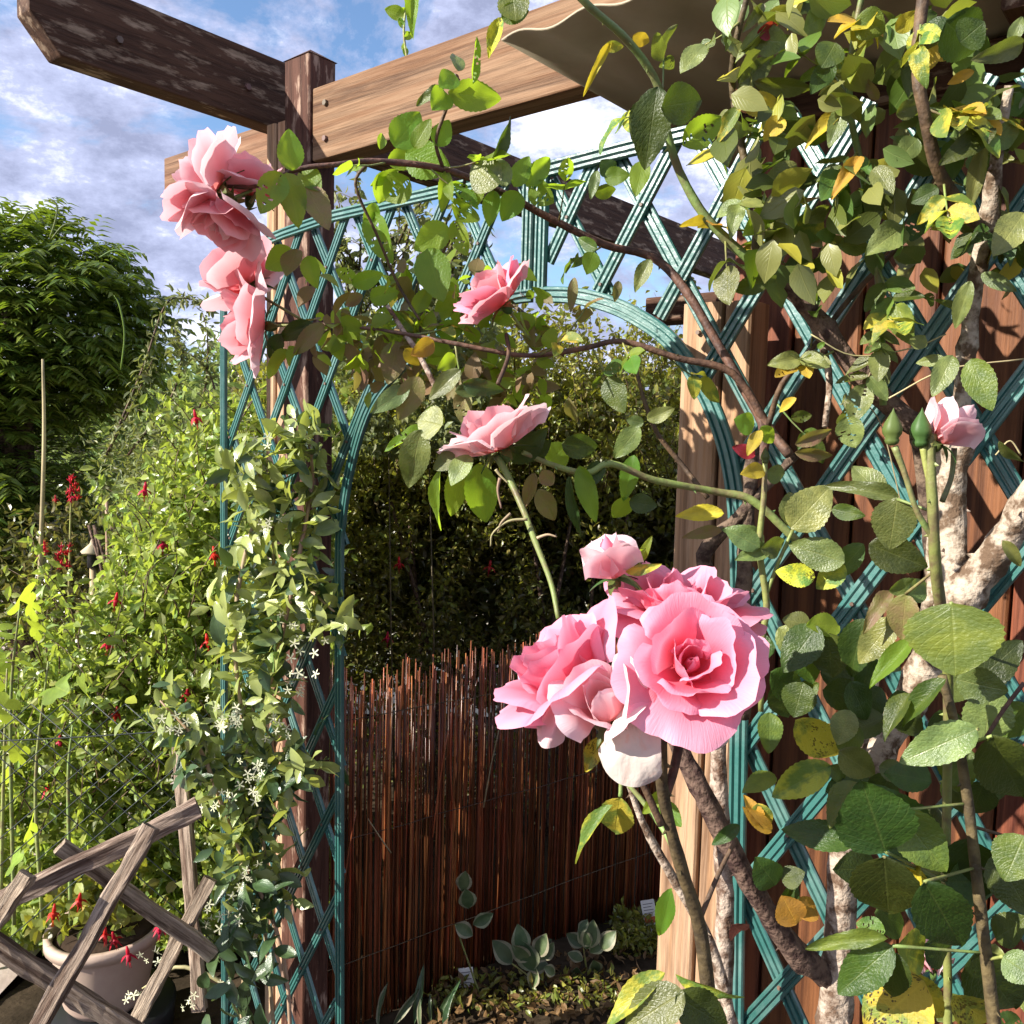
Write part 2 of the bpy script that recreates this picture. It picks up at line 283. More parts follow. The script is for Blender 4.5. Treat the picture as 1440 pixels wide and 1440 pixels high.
def bar(name, p0, p1, w, th, m, parent, up=Z, wob=0, ch=.003, **props):
    """timber from p0 to p1; w across (perpendicular to up), th along up"""
    p0 = Vector(p0); p1 = Vector(p1); L = (p1-p0).length
    if wob:
        n = 14; pr = [(-1, -.8), (-.8, -1), (.1, -.95), (.8, -1), (1, -.8), (1, .1), (.95, .85), (.8, 1), (-.1, .93), (-.8, 1), (-1, .8), (-.96, 0)]
        V = []; Fc = []; s_ = random.random()*50; K = len(pr)
        for i in range(n+1):
            for k, (a, b) in enumerate(pr):
                f = 1+wob*mn.noise(Vector((i*.5+s_, k*1.3, 0)))+wob*.5*mn.noise(Vector((i*1.7+s_, k*2.3, 4)))
                V.append((L*i/n, a*w/2*f, b*th/2*f+wob*.012*mn.noise(Vector((i*.3, s_, 0)))))
        Fc = [(i*K+k, i*K+(k+1) % K, (i+1)*K+(k+1) % K, (i+1)*K+k) for i in range(n) for k in range(K)] + [tuple(range(K))[::-1], tuple(n*K+k for k in range(K))]
    else: V, Fc = box_geo(0, L, -w/2, w/2, -th/2, th/2, ch)
    return obj(name, mesh(name, V, Fc, m, smooth=False), parent, frame(p0, p1-p0, up), **props)
# ------------------------------------------------------------------ leaves
def leaf_mesh(name, m, aspect=.62, curl=.3, fold=.25, twist=0, serr=.014, nu=6, nv=22, wave=.02, shape='rose', holes=0, seed=0):
    """leaf one unit long along +Y from the origin, face +Z"""
    V = []; UV = []; Fc = []; rs = random.Random(seed)
    for j in range(nv+1):
        v = j/nv
        if shape == 'rose': w = (math.sin(math.pi*v**.8)**.72)*(1-.12*v) if 0 < v < 1 else 0
        elif shape == 'ellipse': w = math.sin(math.pi*v**.9)**.85 if 0 < v < 1 else 0
        else: w = math.sin(math.pi*v**.62)**.9 if 0 < v < 1 else 0
        w *= aspect/2
        if j == 0: w = .012
        if j == nv: w = .004
        for i in range(nu+1):
            s = 2*i/nu-1
            ws = w
            if abs(s) == 1 and serr: ws = w*(1+serr*(1 if j % 2 else -1)*2)
            x = s*ws; y = v
            z = -curl*v*v*.6 + fold*abs(x)*.9 + wave*math.sin(v*9+s*2+seed)*abs(s) + wave*.6*mn.noise(Vector((s*2+seed*3, v*5, seed)))
            th = twist*v; x, z = x*math.cos(th)-z*math.sin(th)*.3, z*math.cos(th)+x*math.sin(th)
            V.append((x, y*(1-.1*abs(curl)*v), z)); UV.append((.5+s*.5, v))
    for j in range(nv):
        for i in range(nu):
            if holes and 0 < i < nu-0 and rs.random() < holes: continue
            a = j*(nu+1)+i; Fc.append((a, a+1, a+nu+2, a+nu+1))
    return mesh(name, V, Fc, m, UV)
LM = {}
for k in ('leaf', 'leafd', 'leafg', 'lime', 'olive', 'yel', 'yspot', 'ygreen', 'brown', 'red'):
    LM[k] = [leaf_mesh('rose_leaf', M[k], aspect=a, curl=c, fold=f, twist=t, seed=i+1, wave=wv, holes=h) for i, (a, c, f, t, wv, h) in enumerate(
        ((.64, .25, .25, .1, .02, 0), (.58, .45, .5, -.3, .03, 0), (.68, .1, .15, .2, .02, 0), (.5, .8, .4, .5, .04, 0), (.6, -.3, .6, -.2, .03, .04)))]
LM['jas'] = [leaf_mesh('jasmine_leaf', M['jas'], aspect=a, curl=c, fold=f, serr=0, nu=4, nv=7, shape='ellipse', seed=i) for i, (a, c, f) in enumerate(((.42, .3, .3), (.36, .6, .6), (.46, .1, .3)))]
LM['jasd'] = [leaf_mesh('jasmine_leaf', M['jasd'], aspect=a, curl=c, fold=f, serr=0, nu=4, nv=7, shape='ellipse', seed=i) for i, (a, c, f) in enumerate(((.44, .3, .3), (.4, .6, .5), (.48, .1, .3)))]
LM['varie'] = [leaf_mesh('leaf', M['varie'], aspect=.55, curl=.3, fold=.3, serr=0, nu=6, nv=8, shape='ellipse', seed=3)]
for me in LM['varie']:
    me.materials.append(M['vedge'])
    for i, p in enumerate(me.polygons): p.material_index = 1 if i % 6 in (0, 5) else 0
def lobed_mesh(seed):
    rs = random.Random(seed); V = [(0, .35, .0)]; n = 30
    for i in range(n):
        th = -math.pi/2+.25+(2*math.pi-.5)*i/(n-1); lobe = abs(math.cos((th-math.pi/2)*2.5)); r = .34+.24*lobe+rs.uniform(-.02, .02)
        V.append((math.cos(th)*r*.95, .4+math.sin(th)*r, .08*math.cos(th*2+seed)-.15*r*r))
    return mesh('leaf', V, [(0, i, i+1) for i in range(1, n)], M['lobed'], [(v[0]+.5, v[1]) for v in V])
LM['lobed'] = [lobed_mesh(i) for i in range(3)]
def leaf_at(parent, base, tip, m, wfac=1.0, nrm=None, var=None, name='leaf', roll=0, scale=None, **props):
    base = Vector(base); tip = Vector(tip); y = (tip-base); L = y.length; y = y.normalized()
    if nrm is None: nrm = (CAM-base).normalized()
    nrm = Vector(nrm); z = nrm - y*nrm.dot(y)
    if z.length < 1e-3: z = Vector((0, 0, 1))
    z.normalize()
    if roll: z = Matrix.Rotation(roll, 3, y) @ z
    x = y.cross(z)
    mw = Matrix(((x.x*L*wfac, y.x*L, z.x*L, base.x), (x.y*L*wfac, y.y*L, z.y*L, base.y), (x.z*L*wfac, y.z*L, z.z*L, base.z), (0, 0, 0, 1)))
    lst = LM[m]; me = lst[(var if var is not None else random.randrange(len(lst))) % len(lst)]
    return obj(name, me, parent, mw, **props)
def leaf_cloud(name, pts, size, m, parent=None, nrm=None, spread=1.0, aspect=.5, droop=.3, **props):
    """many small folded leaves at pts as one mesh (stuff)"""
    pts = np.asarray(pts, dtype=float); n = len(pts); L = RNG.uniform(size[0], size[1], n)
    d = RNG.normal(size=(n, 3)); d[:, 2] -= droop; d /= np.linalg.norm(d, axis=1)[:, None]
    z = RNG.normal(size=(n, 3))*spread + (np.array(nrm if nrm is not None else (0, 0, .8)))[None]
    x = np.cross(d, z); x /= np.linalg.norm(x, axis=1)[:, None]+1e-9; z = np.cross(x, d)
    T = np.array([(0, 0, 0), (-.42*aspect, .25, .07), (0, .27, .0), (.42*aspect, .25, .07), (-.45*aspect, .6, .04), (0, .62, -.05), (.45*aspect, .6, .04), (0, 1, -.18)])
    V = pts[:, None, :] + L[:, None, None]*(T[None, :, 0:1]*x[:, None, :] + T[None, :, 1:2]*d[:, None, :] + T[None, :, 2:3]*z[:, None, :])
    f = np.array([(0, 2, 1), (0, 3, 2), (1, 2, 5), (1, 5, 4), (2, 3, 6), (2, 6, 5), (4, 5, 7), (5, 6, 7)])
    Fc = (np.arange(n)[:, None, None]*8 + f[None]).reshape(-1, 3)
    props.setdefault('kind', 'stuff')
    return obj(name, mesh(name, V.reshape(-1, 3), Fc, m, smooth=False), parent, **props)
# ------------------------------------------------------------------ SETTING
def struct(name, V, Fc, m):
    return obj(name, mesh(name, V, Fc, M[m], smooth=False), None, kind='structure')
def grid(x0, x1, y0, y1, n, z=0, amp=0):
    V = []; Fc = []
    for j in range(n+1):
        for i in range(n+1):
            x = x0+(x1-x0)*i/n; y = y0+(y1-y0)*j/n; V.append((x, y, z+amp*mn.fractal(Vector((x*2.3, y*2.3, 0)), 1, 2, 4)))
    for j in range(n):
        for i in range(n): a = j*(n+1)+i; Fc.append((a, a+1, a+n+2, a+n+1))
    return V, Fc
V, Fc = grid(-150, 150, -60, 240, 30, -.06); struct('ground', V, Fc, 'soil')
V, Fc = grid(-1.3, 3, .6, 4.6, 110, .0, .03); struct('soil_bed', V, Fc, 'soil')
V, Fc = grid(-7, -1.305, .6, 8, 40, .012, .003); struct('path', V, Fc, 'paving')
V, Fc = grid(-1.3, 4, 4.605, 9, 30, .012, .003); struct('paving', V, Fc, 'paving')
# ------------------------------------------------------------------ PERGOLA
ZA1 = on(430, 128, 1.10).z; ZA0 = ZA1-.135
ZB1 = ont(365, 72, -1.578).z; ZB0 = ont(365, 172, -1.578).z
pg = thing('pergola', W3(1.12, -1.47, 0), 'brown stained timber pergola with corrugated roof sheet above the rose arch', 'pergola')
def tbar(name, c0, c1, t0, t1, z0, z1, m, ax, parent=pg, **k):
    """axis-aligned timber in pergola axes; ax = 'c','t' or 'z' is its length"""
    cm, tm, zm = (c0+c1)/2, (t0+t1)/2, (z0+z1)/2
    if ax == 'z': return bar(name, W3(cm, tm, z0), W3(cm, tm, z1), c1-c0, t1-t0, m, parent, up=VR, **k)
    if ax == 't': return bar(name, W3(cm, t0, zm), W3(cm, t1, zm), c1-c0, z1-z0, m, parent, **k)
    return bar(name, W3(c0, tm, zm), W3(c1, tm, zm), t1-t0, z1-z0, m, parent, **k)
def beam_prof(name, p0, dirv, L, H, th, m, cut0=0, cut1=0):
    """beam with its lower corner cut off at an end; along dirv"""
    pr = [(0, H), (L, H)]
    pr += [(L, H*.42), (L-cut1, 0)] if cut1 else [(L, 0)]
    pr += [(cut0, 0), (0, H*.42)] if cut0 else [(0, 0)]
    n = len(pr); V = [(a, -th/2, b) for a, b in pr] + [(a, th/2, b) for a, b in pr]
    Fc = [tuple(range(n)), tuple(range(n, 2*n))[::-1]] + [(k, k+n, (k+1) % n+n, (k+1) % n) for k in range(n)]
    o = obj(name, mesh(name, V, Fc, m, smooth=False), pg, frame(p0, dirv, Z))
    bv = o.modifiers.new('edges', 'BEVEL'); bv.width = .003; bv.segments = 2; return o
# post with a low pointed cap
pz = on(412, 76, 1.12).z
tbar('post', 1.095, 1.16, -1.508, -1.43, -.05, pz-.025, M['beam'], 'z')
tv = [W3(c, t, z) for z in (pz-.0245,) for c, t in ((1.093, -1.510), (1.162, -1.510), (1.162, -1.428), (1.093, -1.428))] + [W3(1.1275, -1.469, pz)]
obj('post_cap', mesh('post_cap', tv, [(0, 1, 2, 3), (0, 4, 1), (1, 4, 2), (2, 4, 3), (3, 4, 0)], M['beam'], smooth=False), pg)
tbar('post', 1.10, 1.165, -1.574, -1.545, -.05, ZB0-.004, M['tan'], 'z')
tbar('post', 1.103, 1.165, -1.541, -1.512, -.05, ZB0-.004, M['tan'], 'z')
beam_prof('beam', W3(.651, -1.605, ZB0), UN, 3.4, ZB1-ZB0, .05, M['beam'], cut0=.05)
beam_prof('beam', W3(1.125, -1.426, ZA0), VR, 3.2, ZA1-ZA0, .05, M['beaml'])
beam_prof('beam', W3(1.19, -2.09, ZA0+.002), VR, .53, ZA1-ZA0, .045, M['beaml'], cut0=.035)
ZP = on(925, 452, 1.24).z
tbar('post', 1.10, 1.16, -.612, -.556, -.05, ZP, M['tan'], 'z')
tbar('post', 1.105, 1.165, -.552, -.515, -.05, ZP, M['tan'], 'z')
tbar('beam', 1.29, 1.35, tz(908, 430, 1.29)[0], -.30, on(925, 452, 1.29).z, on(925, 417, 1.29).z, M['beam'], 't')
# rafters under the roof sheet
ZR = ZA0-.012; rr_ = ray(705, 55); rk = CAM+rr_*((ZR-CAM.z)/rr_.z); CR0, TR0 = rk.dot(UN), rk.dot(VR)
for t_ in (-.2, .35, .9): tbar('rafter', 1.0, 3.2, t_-.02, t_+.02, ZR-.075, ZR-.012, M['beam'], 'c')
# corrugated roof sheet: ridges run along UN
V = []; Fc = []; t0, t1 = TR0, 2.2; nt_ = 330
for j, c_ in enumerate((CR0, 1.4, 2.2, 3.3)):
    for i in range(nt_+1):
        t_ = t0+(t1-t0)*i/nt_; V.append(W3(c_, t_, ZR+.005*math.sin(2*math.pi*(t_-t0)/.105)-.002*j))
for j in range(3):
    for i in range(nt_): a = j*(nt_+1)+i; Fc.append((a, a+1, a+nt_+2, a+nt_+1))
o = obj('roof_sheet', mesh('roof_sheet', V, Fc, M['roof']), pg); sm = o.modifiers.new('thick', 'SOLIDIFY'); sm.thickness = .0025
def bolt(p, nrm, r=.009):
    V, Fc, q = tube_geo([p, p+Vector(nrm)*.005], [r, r*.92], 6, n=1); obj('bolt', mesh('bolt', V, Fc, M['bolt'], smooth=False), pg)
for c_, t_, z in ((1.11, -1.4285, ZA0+.04), (1.145, -1.4285, ZA0+.1)): bolt(W3(c_, t_, z), VR)
for t_, z in ((-1.385, ZA0+.035), (-1.385, ZA0+.1), (-1.05, ZA0+.07)): bolt(W3(1.0995, t_, z), -UN, .006)
for t_, z in ((-.586, ZP-.04), (-.58, ZP-.10), (-.585, 1.05), (-.584, .7)): bolt(W3(1.0995, t_, z), -UN, .0035)
for c_ in (.80, 1.06): bolt(W3(c_, -1.5795, ZB0+.06), VR, .007)
# ------------------------------------------------------------------ WALL BOARDS
wl = thing('board_wall', W3(1.24, .2, 0), 'reddish brown vertical board wall behind the green lattice on the right', 'wall')
t_ = -.60; wt = on(990, 205, 1.225).z
i = 0
while t_ < 1.35:
    w = random.choice((.095, .1, .105)); dz = random.uniform(-.004, .003)
    tbar('board', 1.225+dz, 1.245+dz, t_, t_+w-.004, -.03, wt, M['board'], 'z', parent=wl); t_ += w; i += 1
tbar('back_panel', 1.262, 1.27, -.59, 1.36, -.03, wt-.005, M['board'], 'z', parent=wl)
tbar('top_rail', 1.205, 1.25, -.60, 1.36, wt+.002, wt+.05, M['beam'], 't', parent=wl)
# ------------------------------------------------------------------ TRELLIS
CT = 1.04
tr = thing('trellis_arch', W3(CT, -1.2, 0), 'teal green plastic lattice arch with a rounded opening, its rails tied together at the crown', 'trellis')
PROF = [(-1, 0), (-1, .65), (-.86, 1), (-.6, 1), (-.48, .45), (-.3, .45), (-.2, 1), (.2, 1), (.3, .45), (.48, .45), (.6, 1), (.86, 1), (1, .65), (1, 0)]
def sweep(name, pts, w, th, off, m, parent):
    """ribbed plastic strip along (t, z) points in the trellis plane, off = distance in front of it"""
    V = []; Fc = []; K = len(PROF); n = len(pts)
    for i, (t, z) in enumerate(pts):
        a = pts[max(i-1, 0)]; b = pts[min(i+1, n-1)]; d = Vector((b[0]-a[0], b[1]-a[1])).normalized(); nn = Vector((-d.y, d.x))
        for s, h in PROF: V.append(W3(CT-off-h*th, t+nn.x*s*w/2, z+nn.y*s*w/2))
    for i in range(n-1):
        for k in range(K): a = i*K+k; b = i*K+(k+1) % K; Fc.append((a, b, b+K, a+K))
    Fc.append(tuple(range(K))[::-1]); Fc.append(tuple((n-1)*K+k for k in range(K)))
    # keep the origin on the strip
    o0 = Vector(V[0]); V = [Vector(v)-o0 for v in V]
    return obj(name, mesh(name, V, Fc, m, smooth=False), parent, Matrix.Translation(o0))
arch_px = [(487, 1500), (487, 1100), (487, 800), (490, 735), (503, 655), (530, 572), (575, 515), (640, 462), (697, 430), (730, 421), (765, 417), (815, 418), (863, 429), (905, 448), (950, 480), (985, 528), (1012, 580), (1034, 650), (1045, 740), (1048, 900), (1046, 1060), (1043, 1250), (1040, 1500)]
arch = [tz(x, y, CT) for x, y in arch_px]
archs = [tuple(p) for p in catmull(arch, 6)]
tL = tz(325, 800, CT)[0]; tAp = tz(762, 330, CT)[0]
top_px = [(330, 362), (410, 330), (480, 306), (600, 279), (713, 254), (757, 246)]; top2_px = [(775, 243), (877, 217), (960, 197)]
topL = [tz(x, y, CT) for x, y in top_px]; topR = [tz(x, y, CT) for x, y in top2_px]
topR.append((topR[-1][0]+.03, topR[-1][1]+.0)); ZT = topR[-1][1]
top_all = topL+topR
top_t = [p[0] for p in top_all]; top_z = [p[1] for p in top_all]
at = np.array([p[0] for p in archs]); az = np.array([p[1] for p in archs])
iu = [i for i in range(len(archs)) if archs[i][1] > .9]
up_t = np.array([archs[i][0] for i in iu]); up_z = np.array([archs[i][1] for i in iu])
tI0, tI1 = up_t.min(), up_t.max()
def inside(t, z):
    if t < tL or t > 1.3 or z < 0: return False
    if z > np.interp(t, top_t, top_z): return False
    if tI0 < t < tI1:
        # opening: below the arch curve
        if t < tAp+.05:
            sel = up_t < tAp+.06
        else: sel = up_t > tAp
        o_ = np.argsort(up_t[sel]); 
        if z < np.interp(t, up_t[sel][o_], up_z[sel][o_])+.008: return False
    return True
t_mid = lambda c: c[len(c)//2][0]
def lattice(sgn, tref, zref, sl, sp, tmin, tmax, off):
    for k in range(-30, 40):
        run = []; cur = []
        for i in range(0, 460):
            z = .0+i*.005; t = tref + k*sp + sgn*(z-zref)/sl
            ok = tmin <= t <= tmax and inside(t, z)
            if ok: cur.append((t, z))
            elif cur: run.append(cur); cur = []
        if cur: run.append(cur)
        for c_ in run:
            j_ = random.uniform(-.0025, .0025)
            if len(c_) > 8: sweep('lattice_strip', [(c_[0][0]+j_, c_[0][1]), ((c_[0][0]+c_[-1][0])/2+random.uniform(-.0015, .0015), (c_[0][1]+c_[-1][1])/2), (c_[-1][0]-j_, c_[-1][1])], .0175 if t_mid(c_) < tAp else .021, .0055, off, M['teal'], tr)
sp = .121
ta, za = tz(1150, 490, CT); tb_, zb_ = tz(820, 328, CT); tc_, zc_ = tz(380, 617, CT)
lattice(-1, ta, za, 1.62, sp, tAp+.015, 1.3, 0.0); lattice(1, ta, za, 1.62, sp, tAp+.015, 1.3, .006)
lattice(-1, tc_, zc_, 1.70, sp, tL, tAp-.01, 0.0); lattice(1, tc_, zc_, 1.70, sp, tL, tAp-.01, .006)
rg = []
for (t0_, z0_, sl_, lo, hi) in ((ta, za, 1.62, tAp+.015, 1.3), (tc_, zc_, 1.70, tL, tAp-.01)):
    for a_ in range(-40, 40):
        for b_ in range(-40, 40):
            tt = t0_+(a_+b_)*sp/2; zz_ = z0_+(a_-b_)*sp/2*sl_
            if lo < tt < hi and inside(tt, zz_):
                V, Fc, q = tube_geo([W3(CT-.0112, tt, zz_), W3(CT-.0135, tt, zz_)], [.0032, .0024], 6, n=1); rg.append((V, Fc))
V, Fc = join(rg); obj('rivets', mesh('rivets', V, Fc, M['bolt'], smooth=False), tr, kind='stuff')
ia = next(i for i, p in enumerate(archs) if p[0] > tAp)
sweep('arch_rail', archs[:ia-0], .020, .007, .013, M['teal'], tr); sweep('arch_rail', archs[ia:], .023, .007, .013, M['teal'], tr)
# second (inner) rail of the left side, a little inside the opening on the curved part
inr = []
for i, p in enumerate(archs[:ia]):
    a = archs[max(i-1, 0)]; b = archs[i+1]; d = Vector((b[0]-a[0], b[1]-a[1])).normalized()
    inr.append((p[0]-d.y*.036*min(1, max(0, (p[1]-1.25)/.2)), p[1]+d.x*.036*min(1, max(0, (p[1]-1.25)/.2))))
inr = [p for p in inr if 1.30 < p[1] and p[0] < tAp-.2]
sweep('top_rail', topL, .020, .007, .013, M['teal'], tr); sweep('top_rail', topR, .022, .007, .013, M['teal'], tr)
sweep('side_rail', [(tL, 0), (tL, tz(330, 362, CT)[1])], .017, .007, .0134, M['teal'], tr)
for px in (752, 771):
    t_ = tz(px, 330, CT)[0]; zt = np.interp(t_, top_t, top_z); zl = tz(px, 412, CT)[1]
    sweep('center_post', [(t_, zl), (t_, zt-.01)], .020, .008, .0125, M['teal'], tr)
# wire tie at the crown
tie = [W3(CT-.024, *tz(x, y, CT)) for x, y in ((745, 414), (752, 420), (760, 417), (768, 421), (776, 416))]
tube('wire_tie', tie, .0012, M['black'], tr, seg=5)
# ------------------------------------------------------------------ REED SCREEN
A_ = P(400, 1200, 2.02); B_ = P(930, 1200, 2.80); A_.z = B_.z = 0
rsx = (B_-A_).normalized(); rl = (B_-A_).length
rn = Vector((rsx.y, -rsx.x, 0))
rs_ = thing('reed_screen', (A_+B_)/2, 'dark reddish brown reed screen standing behind the rose arch', 'screen')
reed_me = []
for k in range(8):
    h = 1; lean = random.uniform(-.012, .012)
    pts = [(0, 0, 0), (lean*.4, .004*random.uniform(-1, 1), .35), (lean*.8, .004*random.uniform(-1, 1), .7), (lean, 0, 1)]
    V, Fc, q = tube_geo(pts, [.0029, .0027, .0024, .0016], 5, n=1); reed_me.append(mesh('reed', V, Fc, M['reed']))
nreed = 290
for k in range(nreed):
    u_ = (k+random.uniform(-.45, .45))/nreed
    p = A_+rsx*(rl*u_)+rn*random.uniform(-.006, .006); h = .9+.06*mn.noise(Vector((u_*9, 0, 0)))+random.uniform(-.05, .04)
    s = random.uniform(.6, 1.25)
    obj('reed', random.choice(reed_me), rs_, Matrix.Translation(p) @ Matrix.Rotation(random.uniform(0, 6.3), 4, 'Z') @ Matrix.Diagonal((s, s, h, 1)))
geos = []
for k in range(110):
    u_ = random.random(); 
    p = A_+rsx*(rl*u_)-rn*random.uniform(.008, .02); h = .88+random.uniform(-.06, .05); l_ = random.uniform(-.02, .02)
    V, Fc, q = tube_geo([p, p+rsx*l_+Z*h*.5, p+rsx*l_*1.5+Z*h], [.0027, .0025, .0015], 4, n=1); geos.append((V, Fc))
V, Fc = join(geos); obj('back_reeds', mesh('back_reeds', V, Fc, M['reed']), rs_, kind='stuff')
for z in (.18, .5, .8):
    tube('binding_wire', [A_+rsx*rl*i/12+rn*(.008+.001*(i % 2))+Z*(z+.004*mn.noise(Vector((i, z*9, 0)))) for i in range(13)], .0012, M['caned'], rs_, seg=4, n=2)
for k in range(9):
    u_ = random.uniform(.1, .95); p = A_+rsx*(rl*u_)+rn*.012+Z*random.uniform(.3, .75); l_ = random.uniform(-.10, .10); h = random.uniform(.12, .3)
    tube('broken_reed', [p, p+rsx*l_*.5+Z*h*.5+rn*.01, p+rsx*l_+Z*h+rn*.03], [.0022, .002, .0012], M['bamboo' if k % 3 == 0 else 'reed'], rs_, seg=5, n=2)
# ------------------------------------------------------------------ SHRUBS AND TREES
def blob(n, c, r, rough=.25, shell=.55, seed=0, f=1.6):
    """points in the outer shell of a lumpy ellipsoid"""
    out = []
    c = Vector(c)
    while len(out) < n:
        d = Vector(RNG.normal(size=3)); d.normalize()
        k = 1 + rough*mn.fractal(Vector((d.x*f+seed, d.y*f, d.z*f)), 1, 2, 3)*1.6
        q = (1-(1-shell)*RNG.random()**1.5)*k
        p = Vector((c.x+d.x*r[0]*q, c.y+d.y*r[1]*q, c.z+d.z*r[2]*q))
        if p.z > 0: out.append(p)
    return out
def sprays(n, region, L, leaf_step, per=2):
    """thin shoots: returns stems (polylines) and leaf points along them"""
    stems = []; pts = []
    for k in range(n):
        p = Vector(region()); d = Vector((random.gauss(0, .45), random.gauss(0, .45), 1)).normalized(); l_ = L*random.uniform(.5, 1.2); line = [p.copy()]
        for i in range(5):
            d = (d+Vector((random.gauss(0, .16), random.gauss(0, .16), -.06*i))).normalized(); p = p+d*l_/5; line.append(p.copy())
        stems.append(line)
        for a, b in zip(line, line[1:]):
            m_ = max(1, int((b-a).length/leaf_step))
            for j in range(m_):
                for q in range(per): pts.append(a.lerp(b, (j+random.random())/m_)+Vector(RNG.normal(size=3))*.006)
    return stems, pts
def stems_obj(name, stems, r, m, parent):
    geos = [tube_geo(s, [r*(1-.75*i/(len(s)-1)) for i in range(len(s))], 4, n=1)[:2] for s in stems]
    V, Fc = join(geos); return obj(name, mesh(name, V, Fc, M[m]), parent, kind='stuff')
# hedge behind the reed screen
hx = lambda px, d: P(px, 600, d).x
hd = thing('hedge', P(720, 1300, 3.6)*1, 'tall dark hedge of tiny leaves rising behind the reed screen inside the arch', 'hedge')
pts = []
for k in range(52000):
    u_ = RNG.random(); px = 330+720*u_; 
    dep = 3.0+.6*u_*.4+RNG.random()**1.6*.8
    topz = 1.5+(615-(540+22*math.sin(px*.031)+18*mn.noise(Vector((px*.02, 2, 0)))))/F*3.2
    z = topz*RNG.random()**.75+RNG.normal()*.03
    den = mn.noise(Vector((px*.018, z*5, dep*3)))
    if den < -.17 or (z < .5 and RNG.random() < .6): continue
    x = (px-720)/F*dep*1.0
    if z > .02: pts.append((x, dep, z))
lit_toned = [p for p in pts if RNG.random() < np.interp(p[2], (.6, 1.2), (.1, .92))]; old = [p for p in pts if RNG.random() >= np.interp(p[2], (.6, 1.2), (.1, .92))]  # split by height: sun on the hedge top put into a paler leaf colour
leaf_cloud('foliage', old, (.018, .038), M['hedged'], hd, droop=.2); leaf_cloud('lit_toned_foliage', lit_toned, (.018, .036), M['hedge'], hd, droop=.2)  # old holds the rest of the same leaves, without the sunlit tone
pts = []
while len(pts) < 60000:
    px = RNG.uniform(330, 1060); dep = RNG.uniform(3.45, 4.3); z = 1.5+(615-(548+22*math.sin(px*.031)))/F*3.4; z *= RNG.random()**.6
    if z < .42 and RNG.random() < .82: continue
    pts.append(((px-720)/F*dep, dep, z))
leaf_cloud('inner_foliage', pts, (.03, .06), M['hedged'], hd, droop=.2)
def reg():
    px = random.uniform(480, 955); d = random.uniform(2.95, 3.5); return ((px-720)/F*d, d, 1.5+(615-random.uniform(530, 700))/F*d)
st, lp = sprays(560, reg, .38, .014, 2)
stems_obj('twigs', st, .0022, 'caned', hd); leaf_cloud('shoot_leaves', lp, (.016, .034), M['hedge'], hd)
# woody stems in the hedge
for k in range(9):
    x = random.uniform(-.55, .7); y = 3.2+random.random()*.3
    tube('stem', [(x, y, 0), (x+random.uniform(-.1, .1), y, .6), (x+random.uniform(-.2, .2), y, 1.25)], [.014, .01, .006], M['barkd'], hd, seg=6)
# big leafy fuchsia shrub left of the arch
fu = thing('fuchsia_shrub', P(230, 1300, 2.7), 'large sunlit yellow green fuchsia shrub with small hanging red flowers left of the arch', 'shrub')
pts = []
while len(pts) < 46000:
    px = RNG.uniform(-60, 470); py = RNG.uniform(520, 1330)
    top = np.interp(px, (-60, 0, 110, 165, 235, 480), (960, 940, 880, 740, 625, 560)) + 35*mn.noise(Vector((px*.02, 3.3, 0)))
    if py < top+RNG.random()*60: continue
    d = 2.35+RNG.random()**1.5*.75+ .0006*(py-900)*-1*.5+.12*mn.noise(Vector((px*.014, py*.014, 1)))
    if mn.noise(Vector((px*.026, py*.026, d*4))) < -.04: continue
    pts.append(P(px, py, d)); 
pts = [p for p in pts if p.z > .02]
leaf_cloud('foliage', pts, (.022, .046), M['fuch'], fu, nrm=(-.3, -.5, .8), droop=.15, spread=.8)
def reg():
    px = random.uniform(170, 480); d = random.uniform(2.3, 2.9); return P(px, random.uniform(590, 700)+max(0, 300-px)*1.5, d)
st, lp = sprays(150, reg, .22, .016, 2)
def reg():
    px = random.uniform(-20, 400); return P(px, random.uniform(760+max(0, 180-px)*1.3, 1200), random.uniform(2.15, 2.4))
st2, lp2 = sprays(170, reg, .3, .018, 2)
stems_obj('twigs', st+st2, .0022, 'caned', fu); leaf_cloud('shoot_leaves', lp+lp2, (.02, .042), M['fuch'], fu, nrm=(-.3, -.4, .8))
for k in range(7): 
    a = P(random.uniform(150, 420), 1290, 2.7); tube('stem', [(a.x, a.y, 0), (a.x+random.uniform(-.1, .1), a.y, .6), (a.x+random.uniform(-.25, .2), a.y-.05, 1.2)], [.013, .009, .004], M['barkd'], fu, seg=6)
def fuchsia_mesh():
    g = []; V, Fc, q = tube_geo([(0, 0, 0), (0, 0, -.3), (0, 0, -.42)], [.05, .1, .06], 6, n=1); g.append((V, Fc))
    for k in range(4):
        a = k*math.pi/2; c, s = math.cos(a), math.sin(a)
        g.append(([(c*.05-s*.07, s*.05+c*.07, -.38), (c*.05+s*.07, s*.05-c*.07, -.38), (c*.42, s*.42, -.75), (c*.3, s*.3, -.5)], [(0, 1, 3), (0, 3, 2), (1, 2, 3)]))
    V, Fc, q = tube_geo([(0, 0, -.4), (0, 0, -.72)], [.13, .09], 6, n=1); g.append((V, Fc))
    for k in range(3): V, Fc, q = tube_geo([(0, 0, -.6), (.05*math.cos(k*2), .05*math.sin(k*2), -1.05)], [.014, .012], 3, n=1); g.append((V, Fc))
    V, Fc = join(g); return mesh('flower', V, Fc, M['redfl'])
fm = fuchsia_mesh()
def fuchsia(parent, px, py, d, s):
    obj('flower', fm, parent, Matrix.Translation(P(px, py, d)) @ Matrix.Rotation(random.uniform(0, 6), 4, 'Z') @ Matrix.Rotation(random.uniform(-.3, .3), 4, 'X') @ Matrix.Scale(s, 4))
